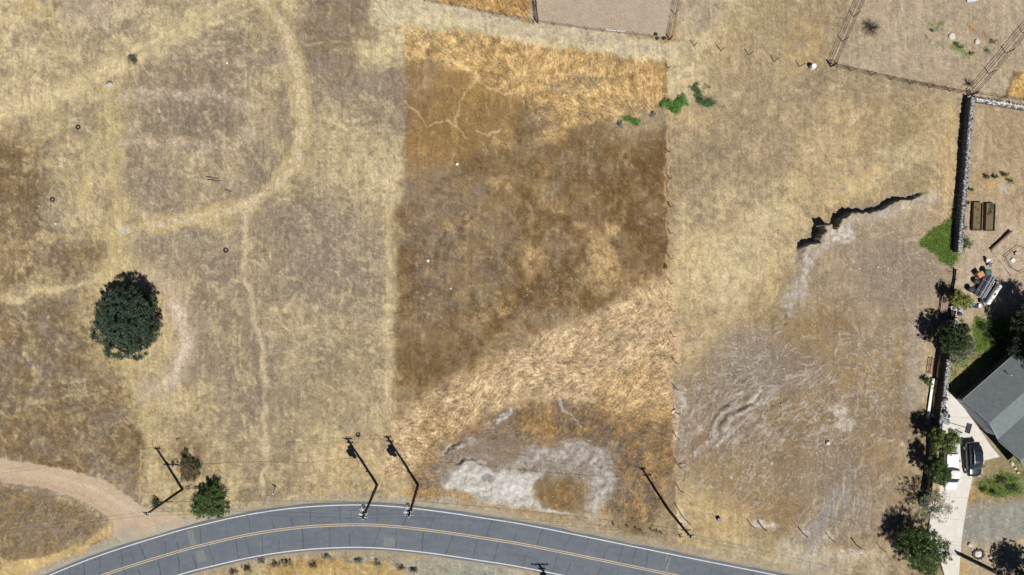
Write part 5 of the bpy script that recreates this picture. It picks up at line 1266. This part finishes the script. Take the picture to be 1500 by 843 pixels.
# ------------------------------------------------------------------ cars
def car(px, py, heading, label, paint_m, glass, L=4.85, Wd=1.92, Hh=1.72, pickup=False):
    """front points to +Y of the car before rotation"""
    root = empty('pickup_truck' if pickup else 'parked_car', G(px, py, .0) + Vector((0,0,.09-ground_z(px,py))), heading, label, 'pickup truck' if pickup else 'car')
    def loft(st, name, m, smooth=True, sub=1, parent=root):
        # st: (y, z_bottom, z_top, halfwidth_bottom, halfwidth_top)
        V = []; F = []; n = 12
        for (y, zb, zt, wb, wt) in st:
            ring_ = [(-wb*.92,zb),(-wb,zb+(zt-zb)*.25),(-wb*.99,zb+(zt-zb)*.6),(-wt-.03,zt-(zt-zb)*.14),(-wt*.86,zt-.01),(-wt*.4,zt+.012),(wt*.4,zt+.012),(wt*.86,zt-.01),(wt+.03,zt-(zt-zb)*.14),(wb*.99,zb+(zt-zb)*.6),(wb,zb+(zt-zb)*.25),(wb*.92,zb)]
            V += [(x, y, z) for x, z in ring_]
        for i in range(len(st)-1):
            for j in range(n): F.append((i*n+j, i*n+(j+1)%n, (i+1)*n+(j+1)%n, (i+1)*n+j))
        F.append(tuple(range(n))[::-1]); F.append(tuple(range((len(st)-1)*n, len(st)*n)))
        o = MB().add(V, F).build(name, m, parent, smooth=smooth)
        md = o.modifiers.new('sub', 'SUBSURF'); md.levels = md.render_levels = 1
        return o
    h2 = Wd/2; l2 = L/2
    hood = 1.02
    if not pickup:
        loft([(-l2,.42,.80,h2*.80,h2*.74),(-l2+.12,.32,.98,h2*.93,h2*.84),(-l2+.5,.28,1.03,h2,h2*.90),(-.9,.27,1.04,h2,h2*.92),(.5,.27,1.04,h2,h2*.92),(1.0,.27,1.03,h2,h2*.91),(l2-.75,.28,.98,h2*.99,h2*.88),(l2-.22,.32,.88,h2*.93,h2*.80),(l2,.42,.72,h2*.78,h2*.66)], 'body', paint_m)
        loft([(-l2+.28,.98,1.05,h2*.80,h2*.74),(-l2+.55,.98,1.50,h2*.84,h2*.68),(-l2+1.1,.98,1.68,h2*.86,h2*.68),(0,.98,Hh,h2*.87,h2*.69),(.55,.98,1.62,h2*.86,h2*.66),(1.15,.98,1.22,h2*.84,h2*.74),(1.35,.98,1.05,h2*.82,h2*.78)], 'cabin_glass', glass)
        loft([(-l2+.85,1.60,1.64,h2*.62,h2*.62),(-l2+1.2,1.64,1.705,h2*.69,h2*.66),(0,1.66,Hh+.025,h2*.71,h2*.67),(.35,1.62,1.70,h2*.69,h2*.64)], 'roof', paint_m)
        MB().box((0,-.45,Hh+.03),(.85,.75,.02)).build('sunroof', glass, root, bevel=.008)
        for s in (-1,1): MB().tube([(s*h2*.62,-1.6,1.68),(s*h2*.62,-1.0,1.77),(s*h2*.62,.1,1.77),(s*h2*.60,.35,1.70)], .02, 6).build('roof_rail', steel, root)
        for s in (-1,1): MB().tube([(s*h2*.87,.93,1.05),(s*h2*.69,.33,1.62),(s*h2*.70,-.6,1.69)], .035, 5).build('pillar', paint_m, root)
    else:
        loft([(-l2,.50,.95,h2*.90,h2*.90),(-l2+.1,.42,1.02,h2*.97,h2*.95),(-.55,.40,1.04,h2,h2*.96),(-.4,.38,1.05,h2,h2*.95),(1.0,.36,1.05,h2,h2*.93),(l2-.7,.38,1.02,h2*.98,h2*.88),(l2-.15,.42,.95,h2*.93,h2*.80),(l2,.5,.78,h2*.85,h2*.70)], 'body', paint_m)
        MB().box((0,-l2+1.05,1.10),(h2*1.72,1.85,.07)).build('bed_cover', mat('pickup_bed_cover', (.74,.74,.73), .5, .05, 3), root, bevel=.02)
        loft([(-.55,1.0,1.05,h2*.84,h2*.78),(-.45,1.0,1.62,h2*.85,h2*.68),(.1,1.0,1.74,h2*.86,h2*.69),(.75,1.0,1.68,h2*.86,h2*.68),(1.3,1.0,1.25,h2*.84,h2*.76),(1.5,1.0,1.06,h2*.82,h2*.78)], 'cabin_glass', glass)
        loft([(-.42,1.60,1.66,h2*.68,h2*.66),(0,1.66,1.77,h2*.71,h2*.68),(.6,1.66,1.75,h2*.70,h2*.66),(.8,1.62,1.68,h2*.66,h2*.62)], 'roof', paint_m)
    for s in (-1,1):
        m_ = MB().box((s*(h2+.10),.95 if not pickup else 1.1,1.08),(.22,.14,.15)).build('mirror', paint_m, root, bevel=.03)
        MB().box((s*h2*.62,l2-.10,.74),(.38,.12,.14),rx=.3).build('headlight', porcelain, root, bevel=.02)
        MB().box((s*h2*.70,-l2+.03,.88),(.26,.10,.20)).build('tail_light', mat('red_lens', (.35,.02,.02), .3, .1, 3), root, bevel=.02)
        for y in (-l2+.92, l2-.95):
            wh = MB().tube([(s*(h2-.23),y,.34),(s*(h2-.0),y,.34)], .34, 20).build('wheel', rubber, root)
            MB().tube([(s*(h2-.02),y,.34),(s*(h2+.015),y,.34)], .21, 14).build('rim', steel, wh)
    return root
blackp = mat('black_car_paint', (.012,.016,.024), .22, .2, 2, coat=1.0, spec=.8)
glassd = mat('car_glass', (.02,.03,.04), .06, .1, 2, spec=1.0, coat=.5)
whitep = mat('white_car_paint', (.72,.73,.74), .3, .04, 2, coat=.8)
car(1420,671,math.pi+.05,'glossy black car parked on the concrete drive beside the house', blackp, glassd)
car(1386.5,688,math.pi-.02,'white pickup truck parked half under the trees on the drive', whitep, glassd, L=5.1, Wd=1.85, pickup=True)

# basketball hoop
root = empty('basketball_hoop', G(1386,618), math.atan2(-6,16)+.1, 'portable basketball hoop leaning over the top of the drive', 'basketball hoop')
MB().box((-.2,0,.14),(1.1,.75,.26)).build('base', mat('grey_base', (.22,.24,.27), .6, .2, 4), root, bevel=.06)
MB().tube([(.1,0,.2),(.25,0,1.6),(.45,0,2.6),(.75,0,2.95)], .045, 8).build('pole', black_pl, root)
bd = MB().box((.80,0,3.15),(.035,1.25,.80)).build('backboard', mat('clear_board', (.62,.66,.70), .2, .05, 3), root)
for (y, z, dy, dz) in ((0,2.75,1.3,.07),(0,3.55,1.3,.07),(.63,3.15,.07,.85),(-.63,3.15,.07,.85),(.2,3.15,.04,.8),(-.2,3.15,.04,.8)): MB().box((.80,y,z),(.08,dy,dz)).build('board_frame', black_pl, bd)
rim_pts = [(1.08+.22*math.cos(2*math.pi*k/14), .22*math.sin(2*math.pi*k/14), 2.9) for k in range(15)]
MB().tube(rim_pts, .012, 5).build('rim', mat('orange_rim', (.5,.14,.03), .5, .1, 4), root)
# things by the top of the drive
redp = mat('red_paint', (.42,.06,.05), .5, .2, 5)
root = empty('lawn_mower', G(1381,592), .2, 'small red and black lawn mower at the top of the drive', 'lawn mower')
MB().box((0,0,.24),(.5,.7,.2)).build('deck', redp, root, bevel=.05); MB().lathe((0,.05,.34),[(.16,0),(.16,.14),(.1,.18)],12).build('engine', black_pl, root)
for a in (-1,1):
    for b_ in (-.27,.27): MB().tube([(a*.25,b_,.12),(a*.30,b_,.12)],.12,12).build('wheel', rubber, root)
MB().tube([(-.2,-.3,.3),(-.2,-1.0,.95),(.2,-1.0,.95),(.2,-.3,.3)], .018, 6).build('handle', black_pl, root)
bin_(1379,603,.30,.95,black_pl,'black wheelie bin between the mower and the basketball hoop')
bin_(1383,608,.28,.85,greymetal,'grey bin between the mower and the basketball hoop')
root = empty('gas_grill', G(1379,584), .1, 'small dark grill just above the red mower', 'grill')
MB().box((0,0,.45),(.7,.45,.7)).build('cabinet', black_pl, root, bevel=.02); MB().tube([(-.35,0,.85),(.35,0,.85)],.22,12).build('lid', mat('grill_lid', (.12,.13,.15), .3, .2, 5), root)

# gate at the foot of the drive
def gate(p0, p1, label, h=1.25, n=5, m=black_pl, r=.028, verts_=5):
    b0 = G(*p0); d = G(*p1)-b0; L = d.length; root = empty('metal_gate', b0, math.atan2(d.y,d.x), label, 'gate')
    for k in range(n): MB().tube([(0,0,.2+k*(h-.2)/(n-1)),(L,0,.2+k*(h-.2)/(n-1))], r, 6).build('rail', m, root)
    for k in range(verts_): MB().tube([(L*k/(verts_-1),0,.05),(L*k/(verts_-1),0,h)], r*(1.8 if k in (0,verts_-1) else 1), 6).build('upright', m, root)
gate((1402,812),(1458,840),'dark tube gate at the lower right, slanting from the drive to the bottom edge', n=7, r=.035, verts_=9)
gate((1378,806),(1401,812),'light wire gate across the lower end of the concrete drive', n=4, m=steel, r=.015)
# fire ring
root = empty('fire_ring', G(1433,812), 0, 'ring of dark stones around pale ash in the lower right soil', 'fire pit')
rr = random.Random(2)
for k in range(11): MB().rock((.72*math.cos(k*.571), .62*math.sin(k*.571), .1), .2, rr).build('ring_stone', mat('sooty_stone', (.13,.11,.11), .9, .4, 5), root)
MB().lathe((0,0,.0),[(.5,0),(.45,.05),(.1,.09)],14).build('ash', stone_w, root)
for x, y, n_, l in ((1450,816,4,'pale rock right of the fire ring'),(1420,798,3,'pale rock up left of the fire ring')):
    o = MB().rock((0,0,.1), .3, random.Random(int(x))).build('garden_rock', stone_w); o.location = G(x,y); tag(o, l, 'rock')
gb = G(1462,708)
tree('dead_branches', gb, [(0,0,.3,1.3,.8,.3)], 10, .25, 14, .12, brownm, 'orange-brown dead branches lying on the green patch in front of the house', 'branches', seed=71, trunk_r=.04, limbs=20, bk=drytwig)
for i,(x,y,s_,l) in enumerate(((1440,718,7,'golden-green shrub at the left of the green patch in front of the house'),(1467,702,8,'green shrub at the top of the green patch in front of the house'),(1480,714,8,'green shrub at the right of the green patch in front of the house'),(1452,720,6,'green shrub at the bottom of the green patch in front of the house'))):
    bush('front_shrub', x, y, [(x,y,s_,s_*.7)], 16, l, (yellm,dgreenm,dgreenm,midm)[i], 130+i, h=.3, spread=.3, npp=26)
for i,(x,y,s_,l) in enumerate(((1437,478,8,'small dark shrub at the head of the green patch below the junk pile'),(1450,492,16,'wide green shrub in the green patch below the junk pile'),(1462,505,12,'green shrub just above the roof shadow'))):
    bush('yard_bush', x, y, [(x,y,s_,s_*.8)], 26, l, (dgreenm,midm,midm)[i], 140+i, h=.3, spread=.32, npp=26)

# ------------------------------------------------------------------ grass that nobody could count
def grass(name, mask, n, ln, wd, ang_field, m, label, seed, lift=.5, tint=None):
    g = np.random.default_rng(seed)
    core = (AX[None,:] > -30) & (AX[None,:] < 1530) & (AY[:,None] > -30) & (AY[:,None] < 873)
    w_ = (mask * core).ravel(); w_ = w_ / w_.sum()
    k = g.choice(len(w_), n, p=w_); j, i = np.divmod(k, nx)
    x = (AX[i] + g.uniform(-.8,.8,n) - NX)*S; y = (NY - AY[j] - g.uniform(-.8,.8,n))*S; z = Z[j, i] - .02
    a = -ang_field[j, i] + g.normal(0,.45 if ln > .3 else 1.6,n) + (g.random(n) < .5)*0
    L = ln*g.uniform(.5,1.4,n); h = L*lift*g.uniform(.2,1.2,n)
    dx, dy = np.cos(a), np.sin(a); w2 = wd*g.uniform(.6,1.4,n)/2
    b0 = np.stack([x,y,z],-1); sd_ = np.stack([-dy*w2, dx*w2, np.zeros(n)],-1)
    mid = b0 + np.stack([dx*L*.5, dy*L*.5, h*.8],-1); tip = b0 + np.stack([dx*L, dy*L, h],-1)
    V = np.stack([b0-sd_, b0+sd_, mid+sd_*.8, tip, mid-sd_*.8],1).reshape(-1,3)
    F = np.concatenate([np.arange(n)[:,None]*5 + np.array([[0,1,2,4]])], 0)
    F2 = np.arange(n)[:,None]*5 + np.array([[4,2,3,3]])
    me = np_mesh(name, V, F)   # the blades
    c = (srgb2lin(np.clip(col[j,i]*g.uniform(.88,1.14,n)[:,None], 5, 245))/K)
    if tint is not None: c = c*.3 + np.array(tint)*g.uniform(.6,1.5,n)[:,None]*.75
    at = me.color_attributes.new('soil','FLOAT_COLOR','POINT'); at.data.foreach_set('color', np.concatenate([np.repeat(c,5,axis=0), np.ones((n*5,1))],1).astype(np.float32).ravel())
    o = link_mesh(name, me, m); tag(o, label, 'grass', kind='stuff'); return o
gm2 = bpy.data.materials.new('grass_blades'); gm2.use_nodes = True
t = gm2.node_tree; b = t.nodes['Principled BSDF']; at = t.nodes.new('ShaderNodeAttribute'); at.attribute_name = 'soil'; t.links.new(at.outputs['Color'], b.inputs['Base Color']); b.inputs['Roughness'].default_value = .8; b.inputs['Specular IOR Level'].default_value = .15
grass('tall_dry_grass', tallm**1.5 * (1-white) * (1-.95*trail) * (.3+rag), 230000, .30, .028, ang, gm2, 'long dry combed grass on the banks and the golden field', 1, .45)
grass('short_dry_grass', (1-bare)*(1-tallm)*(1-.8*trail)*(.2+rag2)*smooth((rd-44)/4), 110000, .17, .03, ang, gm2, 'short dry stubble over the mown fields', 2, .5)
grass('green_grass', np.clip(lawn,0,1)**2*(.2+rag2) + .12*m_stroke([(1392,300),(1396,335)],10,8), 26000, .30, .05, ang, gm2, 'green grass patches along the yard fence and in the yard', 3, .7, tint=(.16,.25,.05))
